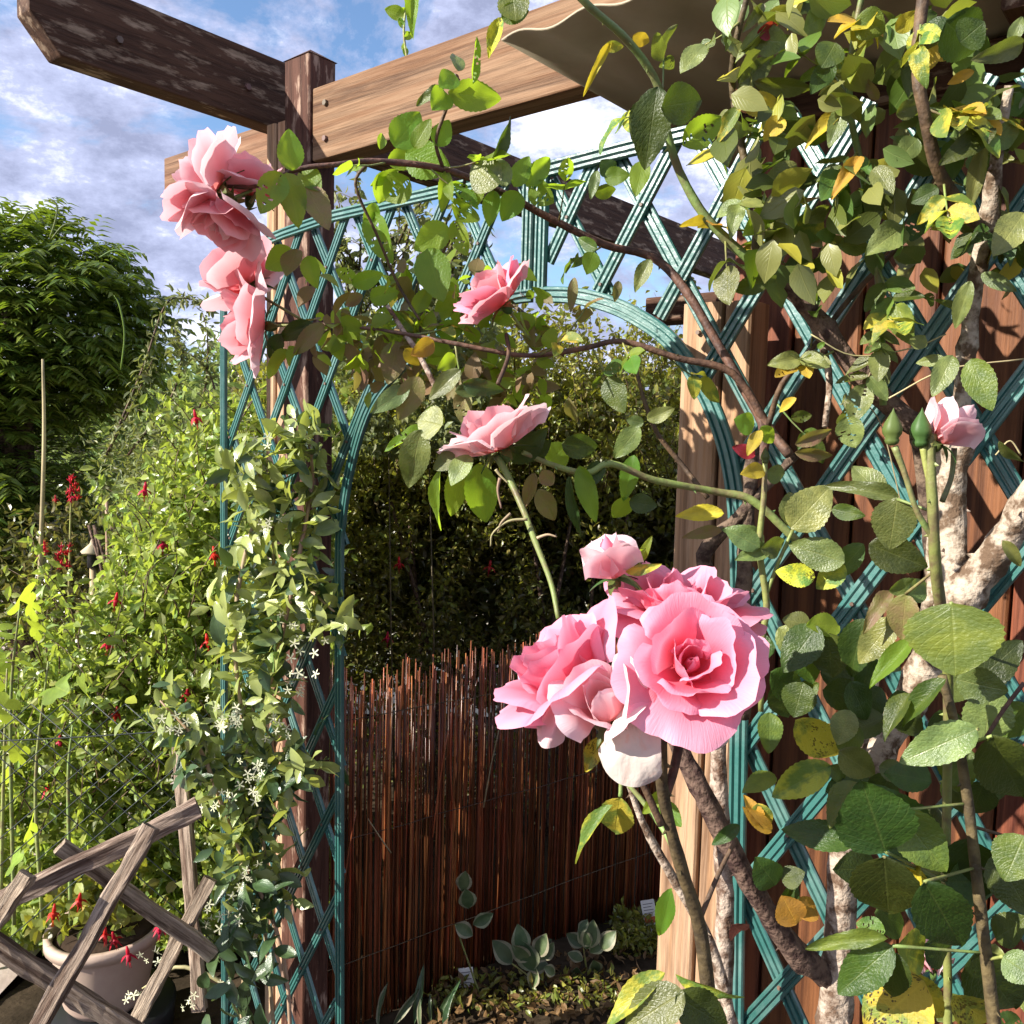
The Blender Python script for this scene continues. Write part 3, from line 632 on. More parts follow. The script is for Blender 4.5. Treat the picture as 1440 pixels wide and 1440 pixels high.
for x, y in ((273, 588), (230, 765), (165, 845), (290, 903), (155, 905), (84, 1045), (66, 1113), (165, 1005), (265, 975), (300, 780), (205, 690), (322, 850)): fuchsia(fu, x, y-12, 2.25, .05)
for x, y in ((113, 1270), (77, 1285), (158, 1325), (178, 1345), (226, 1305), (148, 1318)): fuchsia(fu, x, y-14, 1.65, .042)
for x, y in ((561, 795), (545, 900), (590, 990), (690, 800), (655, 960)): fuchsia(hd, x, y-12, 2.75 if y < 920 else 2.9, .05)
# wisteria-like tree at the far left
wt_ = thing('wisteria_tree', P(30, 1000, 4.2)*1, 'rounded dense dark green climber-covered tree top at the far left edge', 'tree')
wt_.location.z = 0; WM[wt_.name] = Matrix.Translation(wt_.location)
rach = []
cz = P(28, 468, 4.2)
cands = blob(2300, cz, (.58, .55, .50), .13, .55, 3, 2.2) + blob(1500, cz+Vector((-.35, .1, -.55)), (.62, .55, .8), .25, .45, 9, 2.0) + blob(420, P(20, 760, 4.1), (.33, .4, .4), .3, .3, 2, 2)
LP = []; LD = []
for p in cands:
    d = Vector((p.x-cz.x, p.y-cz.y, .25)); d = (d.normalized()+Vector(RNG.normal(size=3))*.5).normalized(); L = random.uniform(.08, .15); q = Vector(p)
    for i in range(6):
        q = q+d*L/6; d = (d+Vector((0, 0, -.17))).normalized(); sd2 = d.cross(Z).normalized()
        for s in (-1, 1): LP.append(q); LD.append((sd2*s+d*.5+Vector((0, 0, -.25))).normalized())
def leaf_dir_cloud(name, P_, D_, size, m, parent, aspect=.3):
    Pn = np.array([tuple(p) for p in P_]); D = np.array([tuple(p) for p in D_]); n = len(Pn); L = RNG.uniform(size[0], size[1], n)
    z = np.tile(np.array([0, 0, 1.]), (n, 1))+RNG.normal(size=(n, 3))*.35; x = np.cross(D, z); x /= np.linalg.norm(x, axis=1)[:, None]; z = np.cross(x, D)
    T = np.array([(0, 0, 0), (-.5*aspect, .42, .06), (0, .45, 0), (.5*aspect, .42, .06), (0, 1, -.12)])
    V = Pn[:, None, :] + L[:, None, None]*(T[None, :, 0:1]*x[:, None, :] + T[None, :, 1:2]*D[:, None, :] + T[None, :, 2:3]*z[:, None, :])
    f = np.array([(0, 2, 1), (0, 3, 2), (1, 2, 4), (2, 3, 4)]); Fc = (np.arange(n)[:, None, None]*5 + f[None]).reshape(-1, 3)
    return obj(name, mesh(name, V.reshape(-1, 3), Fc, m, smooth=False), parent, kind='stuff')
leaf_dir_cloud('crown', LP, LD, (.05, .085), M['wist'], wt_)
tube('trunk', [(cz.x-.1, cz.y+.1, 0), (cz.x-.05, cz.y+.1, .8), (cz.x, cz.y, 1.5), (cz.x+.05, cz.y, 2.1)], [.07, .06, .05, .03], M['barkd'], wt_, seg=8, rough=.2)
for k in range(6): 
    a = random.uniform(0, 6.3); tube('limb', [(cz.x-.03, cz.y, 1.3+.1*k), (cz.x+.3*math.cos(a), cz.y+.3*math.sin(a), 1.6+.1*k), (cz.x+.5*math.cos(a), cz.y+.5*math.sin(a), 1.9)], [.03, .02, .008], M['barkd'], wt_, seg=6)
# curling tendrils over its top
for pl in (((5, 300), (0, 285), (-8, 290)), ((70, 335), (78, 310), (80, 290), (72, 281), (62, 284)), ((30, 312), (40, 298), (50, 303), (56, 318)), ((72, 337), (88, 318), (105, 314), (118, 318), (120, 326)), ((140, 362), (160, 352), (178, 358), (184, 378)), ((170, 520), (175, 470), (168, 430), (160, 415))):
    tube('tendril', [P(x, y, 3.6) for x, y in pl], [.0035]*(len(pl)-1)+[.001], M['wist'], wt_, seg=5)
# distant trees
for i, (px, py, d, r, lab) in enumerate(((250, 640, 7.5, (.9, .7, .75), 'pale green bushy tree in the distance just left of the arch'), (130, 655, 8.5, (1.0, .8, .72), 'hazy light green tree seen under the dark tree canopy'), (320, 600, 9.5, (.8, .7, .9), 'distant light tree top right beside the arch leg'), (600, 640, 9.0, (1.5, .7, .75), 'distant tree mostly hidden behind the hedge left of its middle'), (900, 640, 8.5, (1.3, .7, .8), 'distant tree mostly hidden behind the hedge near the right post'))):
    t = thing('distant_tree', Vector((P(px, py, d).x, d, 0)), lab, 'tree', 'distant trees'); c_ = P(px, py, d)
    leaf_cloud('crown', blob(5200, c_, r, .3, .4, i*3+1, 2.4), (.06, .12), M['far'], t, nrm=(-.3, -.3, .8)); tube('trunk', [(c_.x, d, 0), (c_.x+.05, d, c_.z*.6), (c_.x, d, c_.z)], [.09, .07, .04], M['barkd'], t, seg=6)
# slim shoots against the sky left of the arch
sh = thing('slender_bush', P(270, 1100, 3.3)*1, 'slender bush with fine arching shoots against the sky between the dark tree and the arch', 'bush'); sh.location.z = 0; WM[sh.name] = Matrix.Translation(sh.location)
ls = []
for pl in (((150, 640), (200, 520), (232, 430), (262, 420), (300, 432)), ((180, 640), (240, 560), (255, 500), (245, 460)), ((240, 660), (285, 560), (292, 480), (285, 440)), ((260, 660), (310, 560), (330, 505)), ((150, 640), (190, 560), (215, 505)), ((310, 640), (300, 540), (270, 500), (240, 495))):
    ls.append([P(x, y, 3.2) for x, y in pl])
stems_obj('twigs', [[Vector(q) for q in catmull(l_, 5)] for l_ in ls], .005, 'caned', sh)
lp = []
for l_ in ls:
    for q in catmull(l_, 22): lp += [Vector(q)+Vector(RNG.normal(size=3))*.012 for _ in range(2)]
leaf_cloud('foliage', lp+blob(3000, P(250, 665, 3.3), (.28, .25, .24), .3, .2, 5, 3), (.022, .042), M['fuch2'], sh, aspect=.35)
# extra climber sprigs showing through the lattice (behind the arch)
cl = thing('climbing_shrub', P(560, 1100, 2.5)*1, 'airy pale climbing shrub whose shoots fill the lattice at the upper left of the arch', 'climber'); cl.location.z = 0; WM[cl.name] = Matrix.Translation(cl.location)
pts = []
while len(pts) < 5200:
    px = RNG.uniform(455, 700); py = RNG.uniform(300, 640); d = 2.35+RNG.random()*.35
    if py < 470+.35*abs(px-560)-150*max(0, mn.noise(Vector((px*.03, 1, 0))))-60+(RNG.random()*80): continue
    if mn.noise(Vector((px*.03, py*.03, d*3))) < -.05: continue
    pts.append(P(px, py, d))
leaf_cloud('foliage', pts, (.018, .036), M['fuch2'], cl)
def reg(): return P(random.uniform(490, 640), random.uniform(330, 520), 2.5)
st, lp = sprays(46, reg, .28, .013, 2); stems_obj('twigs', st+[[P(560, 1350, 2.6), P(550, 900, 2.55), P(545, 500, 2.5)], [P(600, 1350, 2.6), P(610, 900, 2.55), P(600, 520, 2.5)]], .004, 'caned', cl); leaf_cloud('shoot_leaves', lp, (.018, .036), M['fuch2'], cl)
# sprig above the beam
sp_ = thing('sprig_above_beam', P(575, 100, 2.2), 'leafy green shoot rising into the sky behind the sunlit beam', 'shoot')
pl = [P(x, y, 2.2) for x, y in ((580, 130), (572, 80), (568, 40), (575, -20))]
tube('stem', pl, [.004, .003, .003, .002], M['cane'], sp_, seg=5)
for q in catmull(pl, 6): leaf_at(sp_, q, Vector(q)+Vector((random.uniform(-.05, .05), 0, random.uniform(-.03, .03))), 'lime')
# ------------------------------------------------------------------ BOTTOM LEFT: rustic lattice, wire, pot
ru = thing('rustic_fence', P(150, 1440, 1.3), 'grey weathered round-edged timber lattice railing at the bottom left corner', 'fence'); ru.location.z = 0; WM[ru.name] = Matrix.Translation(ru.location)
def log(px0, py0, px1, py1, w, d0, d1, off=0):
    a = P(px0, py0, d0+off); b = P(px1, py1, d1+off); r = w/F*(d0+d1)/2*.78
    bar('rail', a, b, r*.75, r, M['grey'], ru, up=Vector((0, 0, 1)) if abs((b-a).normalized().z) < .8 else Vector((1, 0, 0)), wob=.28)
log(-40, 1290, 280, 1137, 34, 1.30, 1.42); log(84, 1190, 300, 1342, 28, 1.36, 1.46, .035); log(213, 1162, 45, 1460, 30, 1.38, 1.27, -.03)
log(-50, 1300, 195, 1455, 34, 1.30, 1.37, .035); log(38, 1228, -40, 1350, 30, 1.3, 1.26, -.03); log(296, 1235, 190, 1440, 26, 1.5, 1.42, .02); log(250, 1022, 282, 1420, 24, 1.62, 1.56, 0)
wf = thing('wire_fence', P(110, 1440, 1.75), 'thin dark chain link wire fence crossing in front of the shrub at lower left', 'fence'); wf.location.z = 0; WM[wf.name] = Matrix.Translation(wf.location)
def fp(px, py): return P(px, py, 1.75)
for i in range(-12, 9):
    x = i*44
    tube('wire', [fp(x+k*110, 985+k*95+3*math.sin(k*2+i)) for k in range(6)] if False else [fp(min(300, max(-20, x+s)), 990+(min(300, max(-20, x+s))-x)*.86) for s in (0, 110, 220, 330, 440, 560)], .0011, M['wire'], wf, seg=4, n=1) if x+560 > 0 and x < 290 else None
for i in range(0, 17):
    x = i*44
    tube('wire', [fp(min(300, max(-20, x-s)), 990+(x-min(300, max(-20, x-s)))*.86) for s in (0, 110, 220, 330, 440, 560)], .0011, M['wire'], wf, seg=4, n=1) if x-560 < 290 else None
tube('top_wire', [fp(-20, 1043), fp(120, 1036), fp(300, 1024)], .0015, M['wire'], wf, seg=5)
# cream pot with a dark bag of soil
pc = P(148, 1302, 2.05); PZ = pc.z-.19
def lathe(prof, seg, m, name, parent, mw):
    V = [(r*math.cos(2*math.pi*k/seg), r*math.sin(2*math.pi*k/seg), z) for r, z in prof for k in range(seg)]
    Fc = [(i*seg+k, i*seg+(k+1) % seg, (i+1)*seg+(k+1) % seg, (i+1)*seg+k) for i in range(len(prof)-1) for k in range(seg)]
    Fc += [tuple(range(seg))[::-1]]
    return obj(name, mesh(name, V, Fc, m), parent, mw)
pt = thing('plant_pot', (pc.x, pc.y, .0), 'wide cream coloured plant pot behind the weathered timber railing', 'pot')
lathe([(.08, 0), (.095, .02), (.118, .15), (.122, .165), (.134, .165), (.134, .19), (.118, .19), (.115, .165), (.0, .16)], 32, M['pot'], 'pot_body', pt, Matrix.Translation((pc.x, pc.y, PZ)))
lathe([(.0, .163), (.115, .17), (.1, .19), (.05, .2), (.0, .2)], 24, M['soil'], 'pot_soil', pt, Matrix.Translation((pc.x, pc.y, PZ)))
lathe([(.15, 0), (.16, PZ-.01), (.15, PZ-.001), (.0, PZ-.001)], 32, M['black'], 'pot_stand', pt, Matrix.Translation((pc.x, pc.y, -.001)))
leaf_cloud('foliage', blob(420, (pc.x-.02, pc.y, PZ+.25), (.13, .12, .08), .3, .1, 4), (.02, .04), M['hedge'], pt, aspect=.7)
# lobed bright plant at the left edge, and darker plants
lb = thing('lobed_plant', P(40, 1300, 2.0), 'bright yellow green plant with lobed leaves at the left edge', 'plant'); lb.location.z = 0; WM[lb.name] = Matrix.Translation(lb.location)
for (x, y, s) in ((30, 830, 50), (15, 870, 40), (50, 850, 34), (10, 935, 52), (35, 915, 42), (60, 880, 28), (70, 945, 46), (20, 985, 42), (100, 1030, 40), (5, 1090, 40), (45, 1160, 36), (95, 1180, 34), (10, 1205, 36), (150, 920, 22), (178, 1200, 34), (120, 965, 34), (38, 1050, 34), (230, 930, 30)):
    b = P(x, y+s*.4, 1.95+random.uniform(-.1, .15)); tp = b+Vector((random.uniform(-.5, .5), random.uniform(-.7, -.1), random.uniform(-.1, .8))).normalized()*s/F*1.95*1.15
    leaf_at(lb, b, tp, 'lobed', nrm=Vector((-.3, -.55, .7)))
for pl in (((20, 1300), (15, 1000), (28, 850)), ((60, 1300), (50, 1100), (68, 930)), ((0, 1300), (5, 1100), (10, 940)), ((100, 1300), (96, 1100), (102, 1020))): tube('stem', [P(x, y, 2.0) for x, y in pl], [.005, .004, .002], M['cane'], lb, seg=5)
bb = thing('bamboo_cane', P(55, 840, 3.0), 'thin pale bamboo cane leaning upright in front of the dark tree', 'cane')
tube('cane', [P(53, 880, 3.0), P(60, 700, 3.0), P(62, 600, 3.0), P(60, 505, 3.0)], [.008, .007, .006, .004], M['bamboo'], bb, seg=7)
b2 = thing('garden_stake', P(152, 800, 3.1), 'short straight grey stake standing among the shrubs', 'cane')
tube('cane', [P(153, 870, 3.1), P(150, 705, 3.1)], [.007, .006], M['bamboo'], b2, seg=6)
# little roofed lantern / bird table
ln = thing('garden_lantern', P(130, 860, 3.4), 'small pale pointed-roof lantern on a post below the dark tree', 'lantern')
q = P(130, 765, 3.4); lathe([(.045, -.035), (.048, -.03), (.012, .0), (.004, .02)], 6, M['pot'], 'lantern_roof', ln, Matrix.Translation(q))
lathe([(.022, -.09), (.022, -.036)], 6, M['black'], 'lantern_body', ln, Matrix.Translation(q)); tube('post', [q-Z*1.1, q-Z*.088], [.012, .012], M['bamboo'], ln, seg=6)
rp = thing('red_flower_plant', P(95, 900, 3.6), 'bush with clustered scarlet flowers in the shade under the dark tree', 'plant')
tube('stem', [P(95, 1000, 3.6), P(98, 800, 3.6), P(100, 690, 3.6)], [.008, .006, .003], M['cane'], rp, seg=5)
for (x, y, n, r) in ((103, 695, 12, 14), (92, 785, 11, 11), (100, 678, 4, 6), (62, 775, 8, 7), (85, 790, 6, 8)):
    for k in range(n):
        p = P(x+random.gauss(0, r*.5), y+random.gauss(0, r*.5), 3.5+random.uniform(-.05, .05)); obj('flower', fm, rp, Matrix.Translation(p) @ Matrix.Rotation(random.uniform(0, 6), 4, 'X') @ Matrix.Scale(.035, 4))
leaf_cloud('foliage', blob(1800, P(95, 800, 3.75), (.3, .2, .32), .3, .2, 7), (.03, .05), M['hedged'], rp)
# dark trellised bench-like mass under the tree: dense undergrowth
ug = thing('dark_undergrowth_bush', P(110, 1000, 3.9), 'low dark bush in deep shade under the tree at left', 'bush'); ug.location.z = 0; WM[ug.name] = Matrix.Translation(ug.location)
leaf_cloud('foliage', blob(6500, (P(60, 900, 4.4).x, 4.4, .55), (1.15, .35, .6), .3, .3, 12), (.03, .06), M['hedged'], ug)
# ------------------------------------------------------------------ SOIL BED PLANTS AND TAGS
def ground_pt(px, py):
    r = ray(px, py); return CAM + r*((0.01-CAM.z)/r.z)
vp = [((675, 1400), [(640, 1300, 665, 1315, 0), (665, 1300, 692, 1288, 0), (655, 1250, 660, 1280, 0), (655, 1225, 650, 1255, 0)], 'variegated creeper with two round cream-edged leaves against the reeds'),
      ((760, 1385), [(720, 1355, 697, 1325, 0), (735, 1340, 730, 1305, 0), (745, 1350, 722, 1335, 0), (745, 1350, 775, 1325, 0), (760, 1350, 778, 1330, 0), (755, 1362, 745, 1390, 0), (750, 1365, 735, 1330, 0), (765, 1360, 782, 1370, 0), (740, 1360, 770, 1355, 0), (755, 1345, 765, 1318, 0)], 'bushy cream-edged variegated plant at the middle of the soil bed'),
      ((825, 1365), [(820, 1330, 800, 1315, 0), (825, 1335, 835, 1300, 0), (830, 1330, 815, 1310, 0), (830, 1340, 850, 1320, 0), (820, 1350, 800, 1340, 0), (835, 1350, 840, 1370, 0), (815, 1310, 825, 1295, 0), (812, 1360, 810, 1378, 0), (845, 1335, 862, 1312, 0)], 'variegated plant nearest the foot of the tan post')]
for (bx, by), lv, lab in [(a, b, c) for a, b, c in vp]:
    g = ground_pt(bx, by); t = thing('variegated_plant', g, lab, 'plant', 'variegated plants in the soil bed')
    dd = g.y-.03
    tube('stem', [g, (g+P(lv[0][0], lv[0][1], dd))/2, P(lv[0][0], lv[0][1], dd)], [.003, .0025, .002], M['cane'], t, seg=5)
    for x0, y0, x1, y1, _ in lv: leaf_at(t, P(x0, y0, dd), P(x1+(x1-x0)*.1, y1+(y1-y0)*.1, dd+random.uniform(-.02, .02)), 'varie', roll=random.uniform(-.5, .5), wfac=1.25)
gc = []
for k in range(900):
    px = RNG.uniform(860, 960); py = RNG.uniform(1290, 1345); g = ground_pt(px, py); gc.append((g.x, g.y, g.z+RNG.random()*.05))
for k in range(500):
    px = RNG.uniform(600, 870); py = RNG.uniform(1375, 1425); g = ground_pt(px, py); gc.append((g.x, g.y, g.z+RNG.random()*.03))
o = leaf_cloud('ground_cover', gc, (.015, .03), M['hedge'], None); o['label'] = 'low green ground cover leaves along the edge of the soil bed'; o['category'] = 'ground cover'
litter = []
for k in range(700):
    g = ground_pt(RNG.uniform(600, 950), RNG.uniform(1340, 1500)); litter.append((g.x, g.y, g.z+.015))
o = leaf_cloud('leaf_litter', litter, (.015, .04), M['brown'], None); o['label'] = 'dry brown leaf scraps scattered on the dark soil'; o['category'] = 'leaf litter'
def plant_tag(px, py, w, h, d, lab, tilt):
    p = P(px, py, d); s = d/F; t = thing('plant_label_tag', p-Z*(h*s*.5+.08), lab, 'tag', 'plant labels in the soil bed')
    mw = frame(p, CR*math.cos(tilt)+CU*math.sin(tilt), (CAM-p).normalized())
    W_, H_ = w*s/2, h*s/2
    V, Fc = box_geo(-W_, W_, -H_, H_, -.0006, .0006); obj('card', mesh('card', V, Fc, M['tag'], smooth=False), t, mw)
    V, Fc = box_geo(-W_*.25, W_*.25, -H_*2.6, -H_, -.0006, .0006); obj('spike', mesh('spike', V, Fc, M['tag'], smooth=False), t, mw)
    V, Fc = box_geo(-W_*.85, W_*.85, -H_*.85, -H_*.35, .0007, .0011); obj('printed_band', mesh('printed_band', V, Fc, M['tagred'], smooth=False), t, mw)
    g = []
    for k in range(4): g.append(box_geo(-W_*.75, W_*(.7-.25*(k % 2)), H_*(.7-.24*k)-H_*.05, H_*(.7-.24*k), .0007, .0011))
    V, Fc = join(g); obj('printed_lines', mesh('printed_lines', V, Fc, M['tagdark'], smooth=False), t, mw, kind='stuff')
plant_tag(656, 1381, 22, 38, 2.3, 'white and red plant tag stuck upright at the left of the soil bed', .12)
plant_tag(913, 1283, 20, 34, 2.6, 'small pale plant tag in the shade beside the tan post', .15)
ip = thing('strappy_plant', ground_pt(570, 1440), 'clump of long narrow green leaves at the left end of the soil bed', 'plant')
g0 = ground_pt(575, 1450); g0.y = min(g0.y, 2.3)
for k in range(12):
    a = random.uniform(0, 6.3); L = random.uniform(.07, .15); p = g0+Vector((random.uniform(-.1, .16), random.uniform(-.03, .03), 0))
    obj('leaf', LM['varie'][0] if k % 5 == 0 else LM['jasd'][k % 3], ip, frame(p, (math.cos(a), math.sin(a)*.4, 0), (math.sin(a)*.5, -1, .3)) @ Matrix.Rotation(random.uniform(-.7, .7), 4, 'Z') @ Matrix.Diagonal((L*.35, L, L, 1)))
def rose_cloud(name, pts, size, mk, parent):
    me = LM[mk][0]; co = np.empty(len(me.vertices)*3, dtype=np.float32); me.vertices.foreach_get('co', co); co = co.reshape(-1, 3)
    # thin the template: every second row and column is enough at this size
    rows, cols = (23, 7) if mk[:3] != 'jas' else (8, 5); T = co.reshape(rows, cols, 3)[[0, 4, 8, 12, 16, 22] if rows == 23 else [0, 1, 3, 4, 6, 7]][:, [0, cols//2, cols-1]]; tr_, tc2 = 6, 3; T = T.reshape(-1, 3)
    f = np.array([(j*3+i, j*3+i+1, j*3+i+4, j*3+i+3) for j in range(5) for i in range(2)])
    uv = np.array([(i/2, (0, .18, .36, .55, .73, 1)[j]) for j in range(6) for i in range(3)])
    n = len(pts); Pn = np.array([tuple(p) for p in pts]); L = RNG.uniform(size[0], size[1], n); d = RNG.normal(size=(n, 3)); d[:, 2] -= .4; d /= np.linalg.norm(d, axis=1)[:, None]
    z = RNG.normal(size=(n, 3))*(.95 if mk[:3] != 'jas' else .6)+np.array([-.45, -.4, .7]); x = np.cross(d, z); x /= np.linalg.norm(x, axis=1)[:, None]; z = np.cross(x, d)
    V = Pn[:, None, :]+L[:, None, None]*(T[None, :, 0:1]*x[:, None, :]+T[None, :, 1:2]*d[:, None, :]+T[None, :, 2:3]*z[:, None, :])
    Fc = (np.arange(n)[:, None, None]*18+f[None]).reshape(-1, 4)
    obj(name, mesh(name, V.reshape(-1, 3), Fc, M[mk], np.tile(uv, (n, 1))), parent, kind='stuff')
# ------------------------------------------------------------------ JASMINE on the left leg
ja = thing('jasmine_vine', P(390, 1440, 1.65), 'jasmine vine with tiny white starry flowers climbing the left leg of the arch', 'climber'); ja.location.z = 0; WM[ja.name] = Matrix.Translation(ja.location)
jst = [((398, 1600), (372, 1300), (345, 1120), (362, 960), (385, 800), (372, 690), (350, 640)), ((360, 1600), (340, 1400), (375, 1250), (352, 1080), (330, 900), (350, 760), (395, 640)), ((410, 1600), (400, 1350), (330, 1180), (280, 1050), (225, 985)),
       ((380, 1600), (345, 1420), (260, 1360), (200, 1390)), ((370, 1000), (400, 880), (425, 760), (440, 660), (425, 590)), ((350, 900), (420, 830), (470, 860)), ((330, 1250), (380, 1100), (425, 1080))]
jl = []
for pl in jst:
    pts = [P(x, y, 1.58+random.uniform(-.04, .05)) for x, y in pl]; o, q = tube('stem', pts, [.004]*(len(pts)-1)+[.0015], M['bamboo'], ja, seg=5)
    jl.append([Vector(a[:3]) for a in q])
dens = 0
for li, line in enumerate(jl):
    n = (52, 52, 40, 26, 30, 14, 16)[li]
    for k in range(n):
        s = (k+random.random())/n*(len(line)-2); i = int(s); p = line[i].lerp(line[i+1], s-i)+Vector(RNG.normal(size=3))*.015
        if p.z < .62: continue
        d = Vector((random.gauss(0, 1), random.gauss(-.5, .6), random.gauss(.05, .55))).normalized(); L = random.uniform(.042, .068)
        low = p.z < .95
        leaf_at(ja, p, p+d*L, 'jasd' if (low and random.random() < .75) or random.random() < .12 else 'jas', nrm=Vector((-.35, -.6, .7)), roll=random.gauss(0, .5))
jc = []
for line in jl:
    for q in line:
        for _ in range(16):
            p = q+Vector(RNG.normal(size=3))*.025
            if p.z > .6: jc.append(p)
rose_cloud('small_leaves', jc[::2], (.032, .056), 'jas', ja)
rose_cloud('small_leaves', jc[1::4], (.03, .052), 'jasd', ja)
# dense low cluster of dark leaves
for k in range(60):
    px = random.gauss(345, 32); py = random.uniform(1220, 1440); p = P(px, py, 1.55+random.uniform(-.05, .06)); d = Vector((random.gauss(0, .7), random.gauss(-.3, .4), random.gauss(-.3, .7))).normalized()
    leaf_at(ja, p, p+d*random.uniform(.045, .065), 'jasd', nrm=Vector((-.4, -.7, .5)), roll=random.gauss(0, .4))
def star_mesh():
    g = []
    for k in range(5):
        a = k*2*math.pi/5; c, s = math.cos(a), math.sin(a); rot = lambda r, w, z: (c*r-s*w, s*r+c*w, z)
        g.append(([rot(.06, -.05, 0), rot(.06, .05, 0), rot(.55, .15, .06), rot(1, .16, .02), rot(.95, -.1, .1), rot(.5, -.12, .05)], [(0, 5, 4, 3, 2, 1)]))
    V, Fc, q = tube_geo([(0, 0, .02), (0, 0, -.5), (0, 0, -.8)], [.1, .07, .05], 5, n=1); g.append((V, Fc)); V, Fc = join(g); return mesh('flower', V, Fc, M['jasfl'])
sm_ = star_mesh()
for (x, y, n) in ((235, 1025, 9), (330, 1020, 12), (365, 1075, 10), (395, 1020, 7), (415, 960, 10), (425, 910, 6), (345, 1110, 9), (340, 1275, 8), (300, 1290, 7), (215, 1345, 5), (185, 1405, 5), (275, 1405, 6), (385, 740, 5), (375, 620, 4), (405, 870, 5), (300, 1005, 5), (350, 1235, 6), (460, 895, 4), (300, 1130, 5)):
    for k in range(n):
        p = P(x+random.gauss(0, 13), y+random.gauss(0, 11), 1.52+random.uniform(-.03, .03)); dr = Vector((random.gauss(-.2, .5), -1, random.gauss(.1, .6)))
        obj('flower', sm_, ja, frame(p, (random.uniform(-1, 1), .1, random.uniform(-1, 1)), dr) @ Matrix.Scale(random.uniform(.0065, .0105), 4))
# ------------------------------------------------------------------ ROSES
def petal_mesh(R, al, L, half, phi, ruffle, m, seed, nu=14, nv=12, tip=.06, r0=.08, curl_edge=.3):
    """petal as a patch of a cup round +Z; al = angles from the axis at base, middle, tip"""
    V = []; UV = []; rs = random.Random(seed)
    prof = [(r0*R, 0.)]; a0, a1, a2 = al; r, z = prof[0]
    for j in range(1, nv+1):
        v = (j-.5)/nv; a = (a0*(1-2*v)+a1*2*v) if v < .5 else (a1*(2-2*v)+a2*(2*v-1)); r += L/nv*math.sin(a); z += L/nv*math.cos(a); prof.append((max(r, .01*R), z))
    for j in range(nv+1):
        v = j/nv; r, z = prof[j]
        wv = (.30+.70*math.sin(min(1, v*1.18)*math.pi/2)**1.1)
        for i in range(nu+1):
            s = 2*i/nu-1
            # rounded upper outline: pull rows down toward the sides
            drop = (1-math.sqrt(max(0, 1-min(1, abs(s))**2.6)))*.55*v**1.5
            jj = max(0, (v-drop)*nv); j0 = min(int(jj), nv-1); f = jj-j0; rr = prof[j0][0]*(1-f)+prof[j0+1][0]*f; zz = prof[j0][1]*(1-f)+prof[j0+1][1]*f
            th = phi+s*half*wv*(1-.12*v)
            nz = mn.noise(Vector((s*1.6+seed*1.3, v*2.2, seed*.7))); n2_ = mn.noise(Vector((s*4.2+seed, v*4.0, seed)))
            edge = max(abs(s)**3*.8*v, v**4)
            rr2 = rr + R*ruffle*(nz*.75*v + n2_*.30*edge) + R*curl_edge*.26*edge*(abs(s)**2*.9+.35)
            zz2 = zz + R*ruffle*(n2_*.22*edge+nz*.3*v) - R*curl_edge*.10*edge + tip*R*max(0, 1-abs(s)*5)*v**6
            V.append((rr2*math.cos(th), rr2*math.sin(th), zz2)); UV.append((.5+s*.5, v))
    Fc = [(j*(nu+1)+i, j*(nu+1)+i+1, (j+1)*(nu+1)+i+1, (j+1)*(nu+1)+i) for j in range(nv) for i in range(nu)]
    return mesh('petal', V, Fc, m, UV)
def bloom(parent, c, axis, R, mats, layers, seed, spin=0, res=(12, 10), name='bloom', offc=None, sep=5):
    """layers: list of (count, angles(deg) base/mid/tip, length/R, half-angle deg, ruffle, curl)"""
    rs = random.Random(seed); c = Vector(c); axis = Vector(axis).normalized(); x = axis.cross(Vector((.21, .3, .93))).normalized()
    mw = frame(c, x, axis) @ Matrix.Rotation(spin, 4, 'Z')
    V, Fc, q = tube_geo([(0, 0, -.26*R), (0, 0, -.2*R), (0, 0, -.08*R), (0, 0, .0), (0, 0, .05*R)], [.035*R, .09*R, .115*R, .085*R, .05*R], 10, n=2)
    b = obj(name, mesh(name, V, Fc, M['sepal']), parent, mw)
    k0 = 0
    for li, (n, al, L, half, ruf, cu) in enumerate(layers):
        ph0 = rs.uniform(0, 6.28)
        for k in range(n):
            inn = 1 if L < .8 else .5; ph = ph0+2*math.pi*k/n+rs.uniform(-.3, .3); da = rs.uniform(-.16, .16)*inn
            a = [rad(al[0]), rad(al[1])+da, rad(al[2])+da*2.2+rs.uniform(-.15, .15)]
            me = petal_mesh(R, a, L*R*rs.uniform(.88, 1.1), rad(half)*rs.uniform(.9, 1.1), ph, ruf, M[mats[li % len(mats)]], seed*31+k0, *res, curl_edge=cu, r0=.05+.015*li)
            obj('petal', me, b, mw); k0 += 1
    for k in range(sep):
        ph = 2*math.pi*k/sep+.3; V = []; dr = rs.uniform(-.2, .5)
        for j in range(6):
            v = j/5; r = .09*R+R*.5*v*math.cos(dr*v); z = -.02*R-R*.5*v*math.sin(dr+v*.6)*.7; w = R*.085*(1-v)**.8*(1+.6*math.sin(v*3)); V += [(r*math.cos(ph)-w*math.sin(ph), r*math.sin(ph)+w*math.cos(ph), z+.01*R), (r*math.cos(ph), r*math.sin(ph), z-.015*R), (r*math.cos(ph)+w*math.sin(ph), r*math.sin(ph)-w*math.cos(ph), z+.01*R)]
        Fc = [(j*3+i, j*3+i+1, j*3+i+4, j*3+i+3) for j in range(5) for i in range(2)]
        obj('sepal', mesh('sepal', V, Fc, M['sepal']), b, mw)
    return b
OPEN = [(2, (40, -12, -36), .42, 120, .06, .0), (2, (62, 0, -30), .58, 95, .10, .1), (3, (70, 8, -14), .72, 66, .16, .2), (3, (74, 18, 6), .82, 66, .2, .5), (4, (80, 36, 44), .90, 56, .22, .8), (4, (84, 56, 84), 1.0, 54, .24, .9), (5, (88, 76, 112), 1.0, 48, .24, 1.0)]
